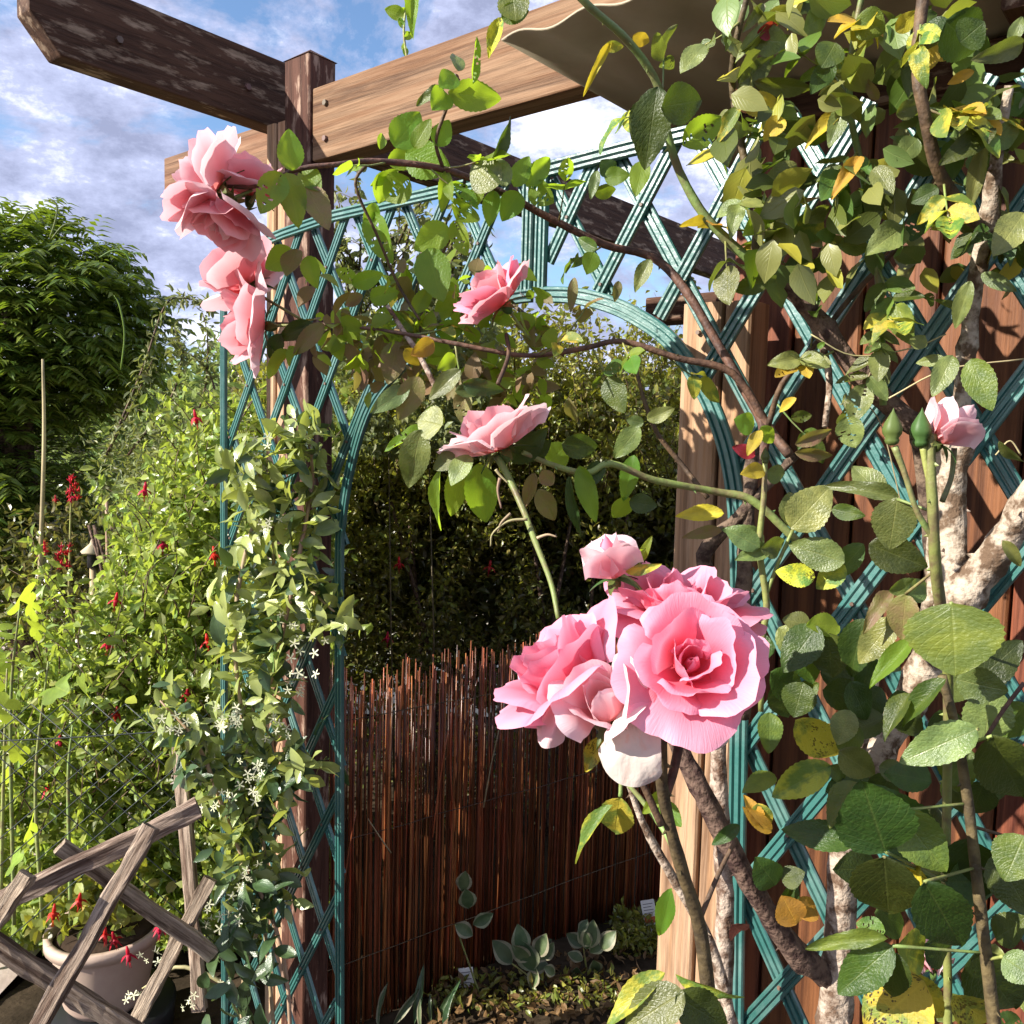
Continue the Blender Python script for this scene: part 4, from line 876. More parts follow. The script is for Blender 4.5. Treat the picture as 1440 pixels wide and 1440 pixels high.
HALF = [(2, (34, -16, -24), .66, 125, .05, .0), (2, (46, -8, -26), .74, 110, .07, .05), (2, (58, 0, -20), .82, 95, .1, .15), (3, (66, 6, -10), .88, 70, .12, .3), (3, (70, 16, 12), .98, 64, .16, .6), (4, (76, 32, 46), 1.05, 60, .2, .9), (3, (84, 56, 96), 1.05, 58, .22, 1.0)]
DROOP = [(2, (34, -16, -24), .66, 125, .05, .0), (2, (46, -8, -26), .74, 110, .07, .05), (2, (58, 0, -20), .82, 95, .1, .15), (3, (66, 6, -10), .88, 70, .12, .3), (3, (70, 20, 20), .98, 66, .16, .6), (4, (78, 45, 80), 1.1, 56, .22, .9), (6, (86, 80, 138), 1.2, 36, .3, .8)]
CUP = [(2, (40, -10, -34), .6, 120, .05, .0), (3, (58, 0, -12), .8, 92, .12, .2), (4, (66, 12, 10), .92, 72, .18, .5), (4, (72, 24, 38), 1.0, 62, .24, .9), (4, (80, 44, 78), 1.0, 54, .26, 1.0)]
CLOSED = [(2, (46, -8, -30), .9, 110, .02, .0), (2, (54, 0, -16), .98, 95, .02, .2), (3, (60, 6, 4), 1.0, 78, .03, .8), (2, (60, 14, 40), 1.0, 66, .04, 1.1)]
BUD = [(2, (52, -6, -26), .95, 100, .03, .0), (3, (56, 0, -14), 1.0, 74, .04, .15), (3, (60, 8, 6), 1.02, 66, .06, .7), (3, (62, 18, 44), 1.0, 50, .08, .9)]
def toward(px, py, d, dx, dy, back):
    """direction in image axes: dx right, dy up, back toward the camera"""
    return CR*dx+CU*dy-FW*back
def thorns(q, every, size, m, parent):
    g = []
    for i in range(3, len(q)-2, every):
        if random.random() < .35: continue
        p = Vector(q[i][:3]); d = (Vector(q[i+1][:3])-p).normalized(); s = d.cross(Vector(RNG.normal(size=3))).normalized(); r = q[i][3]
        b = p+s*r*.85; w = size*.35; side = d.cross(s)
        g.append(([b+d*w*1.6, b+side*w*.6, b-d*w*1.6, b-side*w*.6, p+s*(r+size)-d*size*.35], [(0, 1, 4), (1, 2, 4), (2, 3, 4), (3, 0, 4)]))
    if g: V, Fc = join(g); obj('thorns', mesh('thorns', V, Fc, M[m], smooth=False), parent, kind='stuff')
def cane(parent, pl, r, m='cane', rough=0, knob=0, thorn=0, seg=8, name='cane', n=5):
    """pl: (px, py, depth) list; r in px at 1 unit -> metres list or scalar (px width/2)"""
    pts = [P(x, y, d) for x, y, d in pl]
    rr = r if hasattr(r, '__len__') else [r]*len(pl)
    rr = [a*b[2]/F for a, b in zip(rr, pl)]
    if len(rr) != len(pts): rr = list(np.interp(np.linspace(0, 1, len(pts)), np.linspace(0, 1, len(rr)), rr))
    o, q = tube(name, pts, rr, M[m], parent, seg=seg, rough=rough, knob=knob, n=n)
    if thorn: thorns(q, 3, thorn, m, parent)
    return q
def stalk(parent, a, b, r=.0012, m='cane', sag=0):
    a = Vector(a); b = Vector(b); tube('stalk', [a, (a+b)/2-Z*sag, b], [r*1.2, r, r], M[m], parent, seg=5, n=3)
def rc(pts, f=1.0):  # allow r lists for canes with differing lengths
    return pts
# --- A: the climbing rose over the arch
ra = thing('climbing_rose', P(1180, 1440, .95), 'climbing rose with old canes trained over the arch, salmon pink blooms at its left end', 'rose'); ra.location.z = 0; WM[ra.name] = Matrix.Translation(ra.location)
def CA(pl, r, *a, **k):
    r = r if hasattr(r, '__len__') else [r, r]
    rr = list(np.interp(np.linspace(0, 1, len(pl)), np.linspace(0, 1, len(r)), r)); return cane(ra, pl, rr, *a, **k)
canes = {}
canes['trunk'] = CA([(1172, 1520, .9), (1172, 1440, .9), (1180, 1340, .9), (1185, 1220, .9), (1192, 1140, .9), (1205, 1050, .9), (1222, 970, .9), (1245, 900, .92)], [26, 24, 21, 20, 15, 11, 9], 'bark', .22, .3, .006, 14)
canes['trunk2'] = CA([(1195, 1180, .93), (1235, 1060, .93), (1280, 985, .92), (1320, 900, .9), (1352, 840, .88), (1400, 780, .86), (1440, 715, .84), (1475, 660, .82)], [14, 20, 24, 26, 24, 20, 18], 'bark', .22, .3, .007, 14)
CA([(1350, 850, .885), (1340, 790, .89), (1338, 700, .9), (1345, 640, .9), (1352, 560, .9), (1362, 470, .9), (1375, 380, .88), (1392, 300, .86), (1402, 215, .84), (1420, 120, .82)], [22, 19, 18, 17, 12, 11, 11, 12, 8, 6], 'bark', .25, .35, .005, 12)
CA([(1312, 860, .93), (1315, 760, .93), (1325, 640, .93), (1330, 600, .93)], [12, 11, 10, 8], 'bark', .3, .3, 0, 10)
CA([(1178, 1385, .905), (1120, 1340, .88), (1065, 1260, .86), (1020, 1180, .85), (975, 1090, .85), (940, 1020, .86), (925, 985, .88)], [17, 16, 15, 14, 13, 12], 'barkd', .3, .35, .005, 12)
CA([(1010, 1520, 1.0), (1015, 1400, 1.0), (1020, 1280, 1.0), (1015, 1180, 1.0), (1010, 1060, 1.0), (1012, 960, 1.0)], [15, 13, 12, 11], 'bark', .28, .3, 0, 12)
CA([(1030, 1440, .95), (1000, 1330, .95), (950, 1240, .95), (905, 1160, .95), (880, 1090, .95)], [9, 8, 6, 4], 'bark', .2, .2, .004)
c1 = CA([(1290, 600, .93), (1245, 565, .93), (1200, 515, .93), (1150, 450, .93), (1105, 400, .93), (1060, 368, .93)], [15, 14, 12, 12, 10], 'barkd', .3, .3, .005, 12)
CA([(1290, 600, .935), (1300, 650, .95), (1310, 760, .95), (1315, 860, .93)], [13, 12, 11], 'barkd', .3, .3, 0, 10)
c2 = CA([(1062, 372, .92), (1020, 335, .92), (985, 295, .92), (955, 240, .92), (938, 185, .91), (925, 120, .9), (885, 60, .88), (830, 10, .86), (790, -30, .85)], [7, 6.5, 6, 5.5, 5.5, 5.5, 5], 'cane', .12, .1, .004)
c3 = CA([(1060, 370, .925), (1066, 300, .93), (1055, 260, .93), (1042, 200, .93), (1030, 120, .92), (1035, 60, .9), (1055, -20, .88)], [6.5, 6, 5, 4], 'caned', .15, .1, .004)
c4 = CA([(1395, 335, .88), (1360, 300, .85), (1320, 240, .82), (1298, 150, .8), (1290, 80, .8), (1300, -20, .8)], [9, 9, 8.5, 8], 'caned', .18, .15, .006)
c5 = CA([(1242, 570, .9), (1240, 480, .9), (1236, 400, .9), (1228, 330, .9), (1210, 230, .9), (1195, 150, .89), (1200, 60, .88), (1215, -20, .87)], [5, 5, 4.5, 4], 'cane')
c6 = CA([(1160, 600, .94), (1165, 520, .96), (1130, 400, .97), (1128, 330, .97), (1128, 305, .97)], [4, 5, 7, 8], 'bark', .15)
c7 = CA([(1055, 690, 1.0), (1075, 610, 1.0), (1045, 545, 1.02), (1010, 485, 1.04), (965, 410, 1.06), (920, 363, 1.08), (850, 344, 1.08), (770, 305, 1.06), (700, 268, 1.04), (620, 237, 1.02), (530, 227, 1.0), (480, 231, .98), (420, 238, .97), (360, 262, .97), (320, 262, .97)], [8, 7, 6, 5.5, 5, 4.5, 4, 3, 2.5], 'caned', .12, .1, .004)
c8 = CA([(1110, 640, .98), (1080, 600, 1.0), (1030, 525, 1.0), (950, 503, 1.0), (875, 480, 1.0), (820, 490, 1.0), (740, 500, 1.0), (640, 483, 1.0), (560, 468, 1.02), (470, 457, 1.05), (385, 455, 1.07)], [7, 6, 5, 4, 4, 3.5, 3, 2.5, 2], 'caned', .12, .1, .004)
c9 = CA([(1120, 760, .95), (1060, 705, .95), (1010, 692, .95), (920, 675, .93), (860, 652, .92), (826, 665, .91), (780, 655, .9), (735, 636, .88)], [6, 6, 5, 5, 4.5, 3.5], 'cane', .12, .1, .004)
c10 = CA([(1010, 860, 1.0), (990, 780, 1.0), (1040, 725, 1.0), (1090, 670, 1.0), (1120, 640, 1.0)], [9, 12, 7, 5], 'barkd', .3, .3, .004)
c11 = CA([(1045, 1010, 1.0), (1040, 920, 1.0), (1045, 840, 1.0), (1048, 760, 1.0), (1055, 680, 1.0), (1062, 610, 1.0)], [11, 12, 11, 9, 8], 'barkd', .3, .3, 0, 10)
c12 = CA([(1080, 600, .99), (1100, 540, .97), (1150, 480, .95), (1195, 420, .94), (1280, 330, .92)], [4, 4, 4, 3], 'caned', .1)
c13 = CA([(785, 870, .74), (775, 820, .76), (752, 760, .8), (735, 715, .83), (712, 665, .85), (697, 640, .86)], [3.4, 4.2, 4.5, 5, 5], 'cane', .08, .2)
CA([(995, 700, .98), (960, 655, 1.0), (925, 610, 1.0), (905, 560, 1.0), (895, 520, 1.02)], [4, 3.5, 2.5], 'caned', .1, 0, .003)
CA([(645, 110, .98), (625, 160, .99), (613, 200, 1.0), (623, 237, 1.02)], [2.4, 2.4, 2.6], 'caned')
CA([(520, 227, 1.0), (500, 260, 1.0), (530, 330, 1.02), (560, 400, 1.04), (590, 450, 1.02)], [2.5, 2, 2], 'caned')
CA([(655, 245, 1.03), (640, 320, 1.04), (600, 400, 1.05), (590, 470, 1.04)], [2.5, 2, 2], 'caned')
CA([(615, 550, .98), (590, 500, 1.0), (570, 470, 1.02), (545, 430, 1.03)], [4, 4, 3], 'bark', .1)
CA([(700, 540, .95), (715, 500, .98), (712, 470, 1.0)], [3, 3], 'caned')
CA([(770, 480, 1.1), (735, 440, 1.12), (700, 415, 1.15)], [3, 3], 'caned')
# curly dry stipules
for pl in (((742, 730), (715, 733), (693, 750), (690, 768)), ((718, 722), (705, 735), (700, 748)), ((755, 757), (770, 752), (783, 755)), ((703, 672), (700, 690), (705, 715)), ((697, 660), (703, 668), (715, 680))):
    tube('tendril', [P(x, y, .8) for x, y in pl], [.0016, .0013, .0009, .0007][:len(pl)] if len(pl) == 4 else [.0016, .0012, .0008], M['bamboo'], ra, seg=5)
for pl, d in ((((1270, 720), (1240, 600), (1210, 560)), .9), (((1250, 560), (1330, 520), (1440, 505)), .86), (((1140, 470), (1200, 500), (1280, 490), (1330, 470)), .9), (((1400, 640), (1420, 620), (1436, 640)), .8)):
    tube('tendril', [P(x, y, d) for x, y in pl], [.0008]*len(pl), M['bamboo'], ra, seg=4)
# blooms of A
def ax(dx, dy, b): return toward(0, 0, 0, dx, dy, b)
B_A = [(308, 266, .97, (-.75, .42, .25), .054, ('salmon', 'pale', 'pale', 'pale', 'pale'), HALF, 3), (352, 276, 1.0, (.15, .9, .1), .050, ('salmon', 'salmon', 'pale', 'pale'), HALF, 4), (324, 292, .97, (-.35, -.9, .2), .046, ('salmon', 'salmon', 'pale', 'salmon'), HALF, 5),
       (352, 402, 1.08, (-.45, .6, -.1), .050, ('salmon', 'salmon', 'pale', 'pale'), HALF, 6), (372, 458, 1.06, (-.9, .05, .3), .058, ('salmon', 'salmon', 'pale', 'salmon'), HALF, 7),
       (708, 428, .99, (-.62, .68, .25), .050, ('salmon', 'salmon', 'salmon', 'pink'), CUP, 8), (706, 632, .86, (-.38, .85, .12), .053, ('salmon', 'salmon', 'salmon', 'pale', 'pale'), CUP, 9)]
for x, y, d, a, R, ms, ly, sd_ in B_A: bloom(ra, P(x, y, d), ax(*a), R, ms, ly, sd_, res=(12, 10))
for (x0, y0, d0), (x1, y1, d1) in (((330, 262, .97), (365, 262, .98)), ((352, 285, .99), (365, 262, .98)), ((325, 280, .97), (360, 265, .98)), ((360, 412, 1.08), (425, 450, 1.06)), ((378, 458, 1.06), (440, 457, 1.05)), ((710, 428, .99), (745, 478, 1.02)), ((706, 640, .86), (700, 650, .86))): stalk(ra, P(x0, y0, d0), P(x1, y1, d1), .0018)
# --- traced leaves: base x,y, tip x,y, width factor, depth, material, tilt
def LV(parent, rows):
    for r in rows:
        x0, y0, x1, y1, w, d, m = r[:7]; roll = r[7] if len(r) > 7 else random.uniform(-.35, .35)
        a = P(x0, y0, d); b = P(x1, y1, d+random.uniform(-.02, .02)); L = math.hypot(x1-x0, y1-y0)
        v = r[8] if len(r) > 8 else random.choice((0, 1, 2, 0, 2, 4 if m in ('leaf', 'lime') else 0))
        leaf_at(parent, a, b, m, wfac=w/(.62*L)/max(.6, math.cos(roll)), roll=roll, var=v)
LV(ra, [
 (410, 240, 406, 180, 38, .96, 'lime'), (396, 243, 366, 306, 46, .95, 'lime', .1, 4), (404, 243, 420, 317, 38, .96, 'lime', 0, 0), (430, 262, 463, 318, 34, .97, 'olive'), (425, 236, 450, 268, 24, .98, 'lime'),
 (555, 207, 592, 154, 48, 1.0, 'lime'), (582, 208, 606, 166, 26, 1.0, 'lime'), (613, 205, 632, 168, 30, 1.0, 'lime'), (570, 215, 634, 240, 48, 1.03, 'lime', 0, 2), (545, 228, 600, 215, 30, 1.04, 'lime'), (534, 210, 540, 182, 14, 1.0, 'lime'), (518, 225, 495, 240, 12, 1.0, 'lime'),
 (540, 240, 535, 290, 30, 1.02, 'lime'), (575, 250, 545, 282, 44, 1.01, 'lime', .2), (560, 240, 520, 262, 16, 1.02, 'lime'), (630, 130, 710, 140, 42, .98, 'lime', 0, 0), (627, 130, 612, 150, 26, .98, 'lime'), (625, 125, 578, 140, 18, .98, 'leafg', .6, 3), (640, 105, 620, 120, 20, .97, 'lime'), (645, 100, 640, 70, 14, .97, 'leafg', .6), (665, 118, 665, 55, 14, .97, 'lime', .5),
 (706, 24, 682, 82, 26, .96, 'yspot', .3), (705, 25, 745, 12, 32, .95, 'leaf'), (725, 30, 718, -30, 40, .94, 'leaf'), (582, -25, 577, 48, 22, 1.0, 'lime', .2), (628, 240, 622, 300, 22, 1.02, 'lime'),
 (692, 225, 728, 164, 22, 1.0, 'leafd', .5, 1), (700, 262, 662, 230, 46, 1.0, 'leafg', .1, 2), (712, 262, 690, 212, 30, 1.0, 'leafg', .4), (722, 262, 745, 218, 26, 1.02, 'lime'), (740, 262, 780, 214, 30, 1.03, 'lime'), (745, 262, 782, 285, 38, 1.04, 'lime', .1, 4), (730, 270, 705, 310, 40, 1.03, 'lime', 0, 1), (695, 268, 686, 318, 26, 1.03, 'lime', .3), (675, 255, 668, 292, 20, 1.02, 'lime'), (662, 290, 640, 315, 42, 1.03, 'lime', .1, 4),
 (630, 318, 582, 352, 42, 1.04, 'lime', .1, 0), (600, 350, 622, 424, 46, 1.02, 'lime', .15, 2), (638, 310, 660, 360, 32, 1.03, 'lime'), (640, 410, 612, 440, 24, 1.04, 'lime'), (520, 300, 560, 375, 42, 1.05, 'lime', .3, 4), (528, 285, 515, 330, 22, 1.04, 'lime'),
 (412, 352, 372, 378, 32, 1.03, 'lime', .3), (418, 350, 400, 385, 22, 1.02, 'olive', .7), (432, 360, 444, 405, 30, 1.02, 'lime', .1, 1), (470, 470, 478, 508, 28, 1.04, 'lime', .2), (455, 455, 410, 500, 26, 1.04, 'olive', .2), (440, 455, 385, 478, 30, 1.05, 'leafd', .1), (395, 470, 378, 505, 20, 1.05, 'leafd'),
 (500, 395, 470, 380, 24, 1.05, 'lime'), (495, 400, 540, 385, 26, 1.04, 'lime'), (510, 415, 480, 430, 20, 1.05, 'olive'), (520, 420, 560, 410, 26, 1.05, 'lime'), (530, 440, 575, 455, 24, 1.05, 'lime'), (540, 470, 530, 520, 24, 1.04, 'olive'), (560, 480, 545, 540, 38, 1.03, 'olive', .1, 0), (590, 530, 560, 592, 36, 1.0, 'olive', .05, 2), (575, 545, 520, 580, 26, 1.0, 'leafg', .3), (600, 480, 640, 500, 26, 1.02, 'lime'), (615, 470, 655, 455, 24, 1.03, 'lime'), (580, 440, 610, 400, 22, 1.04, 'lime'), (560, 440, 590, 475, 20, 1.04, 'ygreen'),
 (648, 520, 600, 562, 26, .97, 'leafg', .3), (640, 550, 690, 545, 22, .96, 'leafd'), (610, 480, 580, 500, 24, 1.0, 'yel'), (570, 490, 590, 515, 20, 1.0, 'yel'), (640, 500, 618, 520, 18, 1.0, 'lime'),
 (592, 604, 572, 690, 44, .86, 'leafg', .15, 0), (598, 600, 548, 640, 16, .87, 'lime', .7), (622, 598, 585, 590, 36, .85, 'leafg', .2, 2), (600, 575, 625, 595, 22, .87, 'lime'), (640, 640, 608, 660, 22, .86, 'leafg', .5), (672, 652, 684, 742, 46, .86, 'lime', 0, 0), (648, 655, 634, 728, 30, .87, 'lime', .1, 2), (620, 660, 606, 750, 20, .87, 'lime', .6, 1), (660, 640, 632, 680, 26, .85, 'leafg', .6), (650, 540, 712, 552, 32, .88, 'leafd', .2, 3),
 (757, 688, 782, 736, 28, .9, 'olive', 0, 0), (752, 665, 736, 716, 19, .9, 'olive'), (758, 678, 785, 665, 24, .91, 'olive'), (740, 645, 775, 620, 24, .9, 'leafd', .3), (720, 650, 770, 605, 32, .89, 'leafd', .3), (790, 625, 845, 630, 34, .92, 'leafd', .2), (770, 650, 800, 625, 40, .93, 'lime'), (815, 655, 838, 736, 28, .9, 'lime', .1), (800, 670, 812, 760, 14, .9, 'leafd', .5), (845, 650, 820, 690, 26, .92, 'leafd'), (892, 640, 876, 706, 26, .94, 'lime', .1), (900, 600, 862, 645, 28, .95, 'leafg', .2), (905, 595, 880, 590, 18, .95, 'leafg'), (910, 590, 948, 575, 20, .95, 'leafg', .2), (885, 700, 862, 730, 24, .94, 'lime'), (885, 705, 925, 712, 28, .93, 'leafd'), (800, 560, 808, 600, 18, 1.0, 'olive'), (770, 490, 778, 460, 24, 1.02, 'lime'),
 (1018, 722, 945, 722, 28, .92, 'yel', .2, 1), (1075, 762, 1020, 742, 30, .9, 'leafg', .2), (1015, 745, 960, 755, 14, .92, 'olive', .4),
 (925, 122, 905, 238, 60, .82, 'leafd', .15, 0), (915, 140, 885, 195, 40, .83, 'leafd', .3), (930, 150, 990, 140, 44, .8, 'leafd', .1, 2), (905, 225, 893, 275, 22, .86, 'lime', .3), (960, 205, 1010, 165, 44, .85, 'lime', .1), (862, 245, 845, 225, 26, .95, 'leafd'), (850, 250, 885, 245, 26, .95, 'lime'), (835, 270, 870, 268, 18, .96, 'leaf'), (840, 240, 830, 280, 14, .96, 'leafg'),
 (840, 350, 810, 335, 18, 1.0, 'leaf'), (835, 355, 825, 385, 20, 1.0, 'lime'), (915, 365, 890, 410, 26, .98, 'leafg', .2, 1), (870, 395, 865, 425, 14, .98, 'olive'), (808, 390, 802, 440, 14, 1.0, 'olive'), (860, 60, 820, 120, 12, .9, 'yel', .3, 3), (850, 65, 878, 66, 16, .9, 'ygreen'), (890, 50, 915, 62, 18, .88, 'yel'),
 (1035, 125, 1060, 170, 30, .86, 'brown', .2, 3), (1040, 150, 1005, 200, 26, .87, 'ygreen', .3), (1045, 150, 1095, 140, 30, .88, 'yel', .1), (1100, 165, 1075, 195, 30, .88, 'yel', .1, 1), (1060, 115, 1150, 130, 24, .88, 'leafg', .3), (1040, 120, 1095, 75, 30, .88, 'leafg', .2, 0), (1080, 30, 1030, 85, 14, .85, 'leafg', .6), (1075, 5, 1045, 45, 14, .85, 'leafg'), (1060, 55, 1110, 60, 40, .86, 'leafg', .1, 2), (1065, 45, 1100, 40, 24, .85, 'red', .2, 1), (1130, 40, 1165, 20, 26, .86, 'leafg'),
 (1175, 60, 1155, 95, 44, .84, 'leaf', .1, 2), (1205, 25, 1245, 45, 44, .83, 'leaf', 0, 0), (1170, 90, 1140, 130, 22, .86, 'leafd'), (1190, 145, 1165, 205, 28, .86, 'leafg', .2), (1185, 155, 1130, 200, 22, .87, 'yel', .5), (1210, 220, 1172, 270, 20, .86, 'yel', .2, 1), (1235, 140, 1215, 110, 14, .85, 'olive'), (1110, 190, 1085, 275, 28, .9, 'leafg', .2, 1), (1120, 230, 1070, 265, 30, .9, 'leafg', .2), (1150, 250, 1100, 270, 18, .9, 'leafd'), (1130, 310, 1180, 290, 22, .88, 'leafg', .1), (1180, 320, 1230, 290, 22, .88, 'leafg', .1), (1175, 330, 1150, 330, 18, .88, 'leaf'), (1180, 345, 1225, 345, 24, .87, 'leafg'), (1260, 330, 1235, 345, 18, .88, 'leaf'), (1150, 300, 1120, 350, 46, .9, 'ygreen', .1, 0), (1080, 395, 1030, 408, 30, .9, 'leaf', .15, 0), (1085, 290, 1050, 330, 28, .9, 'lime'), (1120, 285, 1070, 310, 26, .9, 'leafg'),
 (1350, 60, 1385, 30, 60, .72, 'leafd', 0, 2), (1330, 30, 1380, 75, 60, .72, 'leafd'), (1290, 100, 1330, 60, 26, .8, 'yel', .2), (1345, 70, 1300, 80, 26, .8, 'yel'), (1370, 100, 1330, 118, 18, .8, 'yel', .3), (1400, 180, 1320, 230, 32, .78, 'leafd', .4), (1385, 200, 1360, 300, 26, .8, 'leafg', .2, 0), (1395, 190, 1440, 190, 32, .79, 'leafg', .1), (1440, 300, 1400, 355, 40, .8, 'leafg', .1), (1380, 385, 1430, 410, 22, .8, 'leafg'), (1365, 395, 1340, 465, 26, .8, 'leafg', .2), (1365, 505, 1395, 578, 40, .8, 'leaf', .1, 2), (1340, 500, 1312, 555, 30, .82, 'leafg', .1), (1330, 505, 1285, 510, 18, .82, 'leafg'), (1285, 490, 1300, 470, 20, .82, 'leafg'), (1440, 60, 1375, 85, 24, .8, 'leafg'), (1420, 60, 1440, 20, 24, .8, 'leafg'), (1300, 160, 1345, 175, 30, .82, 'leafg'), (1260, 160, 1300, 145, 26, .83, 'leafg'), (1245, 255, 1240, 270, 14, .85, 'leaf'), (1230, 235, 1255, 275, 26, .85, 'leafg'), (1320, 265, 1280, 285, 30, .83, 'leafd'), (1300, 300, 1280, 345, 36, .86, 'leafd', .1, 4), (1290, 195, 1262, 225, 28, .84, 'leafg'), (1260, 45, 1290, 15, 30, .82, 'yel'), (1270, 320, 1225, 350, 36, .85, 'leafg', .1),
 (1148, 1020, 1186, 1070, 42, .9, 'yspot', 0, 0)])
# random compound leaves in the dense upper right, and along the canes
def sprig(parent, base, d, L, mlist, n=5, size=.045):
    base = Vector(base); d = Vector(d).normalized(); tip = base+d*L
    tube('stalk', [base, base+d*L*.5-Z*L*.04, tip], [.0014, .0011, .0008], M['cane'], parent, seg=4, n=2)
    up = Vector((-.5+random.gauss(0, .4), -.35+random.gauss(0, .4), .8)); side = d.cross(up).normalized(); m = random.choice(mlist)
    leaf_at(parent, tip, tip+(d-Z*.2)*size, m, nrm=up, roll=random.gauss(0, .35)); k = 1
    for f in (.82, .45):
        for s in (-1, 1):
            if k >= n: return
            k += 1; b = base+d*L*f; s_ = size*random.uniform(.7, .95)
            leaf_at(parent, b, b+(side*s*1.0+d*.55-Z*random.uniform(0, .4)).normalized()*s_, m, nrm=up, roll=random.gauss(0, .4))
mixU = ['leafg', 'leafg', 'leafg', 'leaf', 'leaf', 'leafd', 'ygreen', 'yel']
def along(q, n, mixm, size, L=.05, zdir=0, k5=5):
    for k in range(n):
        i = random.randrange(2, len(q)-2); p = Vector(q[i][:3]); d = Vector((random.gauss(0, 1), random.gauss(-.3, .5), random.gauss(zdir, .7)))
        sprig(ra, p, d, L*random.uniform(.7, 1.3), mixm, k5, size*random.uniform(.8, 1.15))
along(c2, 4, mixU, .035, k5=3); along(c3, 6, mixU, .036, k5=4); along(c4, 7, mixU, .036, k5=5); along(c5, 10, mixU, .034)
along(c12, 3, mixU, .032, k5=4); along(c1, 2, mixU, .03, k5=3); along(c6, 2, mixU, .03, k5=3)
along(c8[12:], 8, ['lime', 'olive', 'olive', 'leaf', 'ygreen'], .034, k5=3, zdir=-.3); along(c7[28:], 5, ['lime', 'lime', 'leaf'], .034, k5=3, zdir=-.3)
# loose mass of small rose leaves behind, upper right corner
pts = [P(RNG.uniform(1020, 1460), RNG.uniform(-30, 380)*1.0, RNG.uniform(.84, .98)) for _ in range(420)]
pts = [p for p in pts if mn.noise(p*9) > -.12]
n6 = len(pts)//6
for k_, mk in enumerate(('leafg', 'leafg', 'leaf', 'leafd', 'ygreen', 'leafg')): rose_cloud('small_leaves', pts[n6*k_:n6*(k_+1)], (.022, .05), mk, ra)
pts = []
while len(pts) < 330:
    px = RNG.uniform(440, 760); py = RNG.uniform(350, 600)
    if mn.noise(Vector((px*.02, py*.02, 4))) > -.02 and abs(py-(455+.05*(px-500)))<95: pts.append(P(px, py, 1.02+RNG.uniform(0, .12)))
rose_cloud('small_leaves', pts[:170], (.018, .036), 'lime', ra); rose_cloud('small_leaves', pts[170:], (.018, .036), 'olive', ra)
# --- B: the foreground rose with the big cluster
rb = thing('garden_rose', P(1000, 1440, .62), 'nearest rose bush carrying the big cluster of bright pink full blooms in the middle', 'rose'); rb.location.z = 0; WM[rb.name] = Matrix.Translation(rb.location)
def CB(pl, r, *a, **k):
    rr = list(np.interp(np.linspace(0, 1, len(pl)), np.linspace(0, 1, len(r)), r)); return cane(rb, pl, rr, *a, **k)
CB([(1005, 1520, .62), (1000, 1440, .62), (985, 1310, .62), (958, 1220, .61), (935, 1130, .6), (930, 1060, .59), (938, 960, .585)], [12, 11, 10, 9, 9, 7], 'caned', .1, .1, .004, 10)
CB([(932, 1130, .6), (948, 1080, .6), (955, 1020, .6), (940, 900, .62), (935, 850, .63)], [7, 7, 6], 'caned', .1, .1)
CB([(930, 1160, .6), (905, 1105, .6), (880, 1060, .6), (850, 1010, .6), (838, 985, .6)], [6, 5, 5], 'caned', .1)
CB([(880, 1060, .6), (830, 1010, .62), (790, 960, .63)], [5, 5, 5], 'cane', .1)
CB([(985, 1290, .62), (1010, 1230, .64), (1035, 1180, .66)], [4, 3], 'caned'); CB([(960, 1230, .615), (935, 1170, .66), (880, 1100, .68), (872, 1120, .68)], [5, 4, 3], 'cane')
CB([(930, 900, .66), (900, 830, .67), (862, 802, .67)], [4, 4, 4], 'cane')
BIG = [(2, (34, -16, -24), .46, 125, .05, .0), (2, (46, -8, -26), .56, 110, .08, .1), (3, (64, 4, -14), .70, 84, .16, .3), (3, (74, 24, 8), .86, 76, .2, .6), (3, (82, 40, 42), .96, 74, .22, .85), (5, (87, 62, 84), 1.02, 54, .24, 1.0)]
bloom(rb, P(970, 938, .575), ax(-.06, .46, .86), .0425, ('pink', 'pink', 'pink', 'pink', 'pink', 'pink'), BIG, 21, .4, (20, 16))
bloom(rb, P(812, 965, .625), ax(-.66, .72, .12), .056, ('pink', 'pink', 'pink', 'pink', 'pink'), CUP, 22, .2, (18, 16))
bloom(rb, P(862, 1005, .585), ax(-.38, .62, .62), .042, ('pale', 'pale', 'pale', 'pale', 'pale'), BUD, 29, 2.3, (18, 14))
bloom(rb, P(955, 868, .665), ax(.05, .95, .22), .056, ('pink', 'pink', 'pink', 'pink', 'pink'), OPEN, 24, .9, (18, 14))
bloom(rb, P(864, 812, .67), ax(-.28, .93, .2), .037, ('pink', 'pale', 'pale', 'pale'), CLOSED, 25, .5, (16, 14))
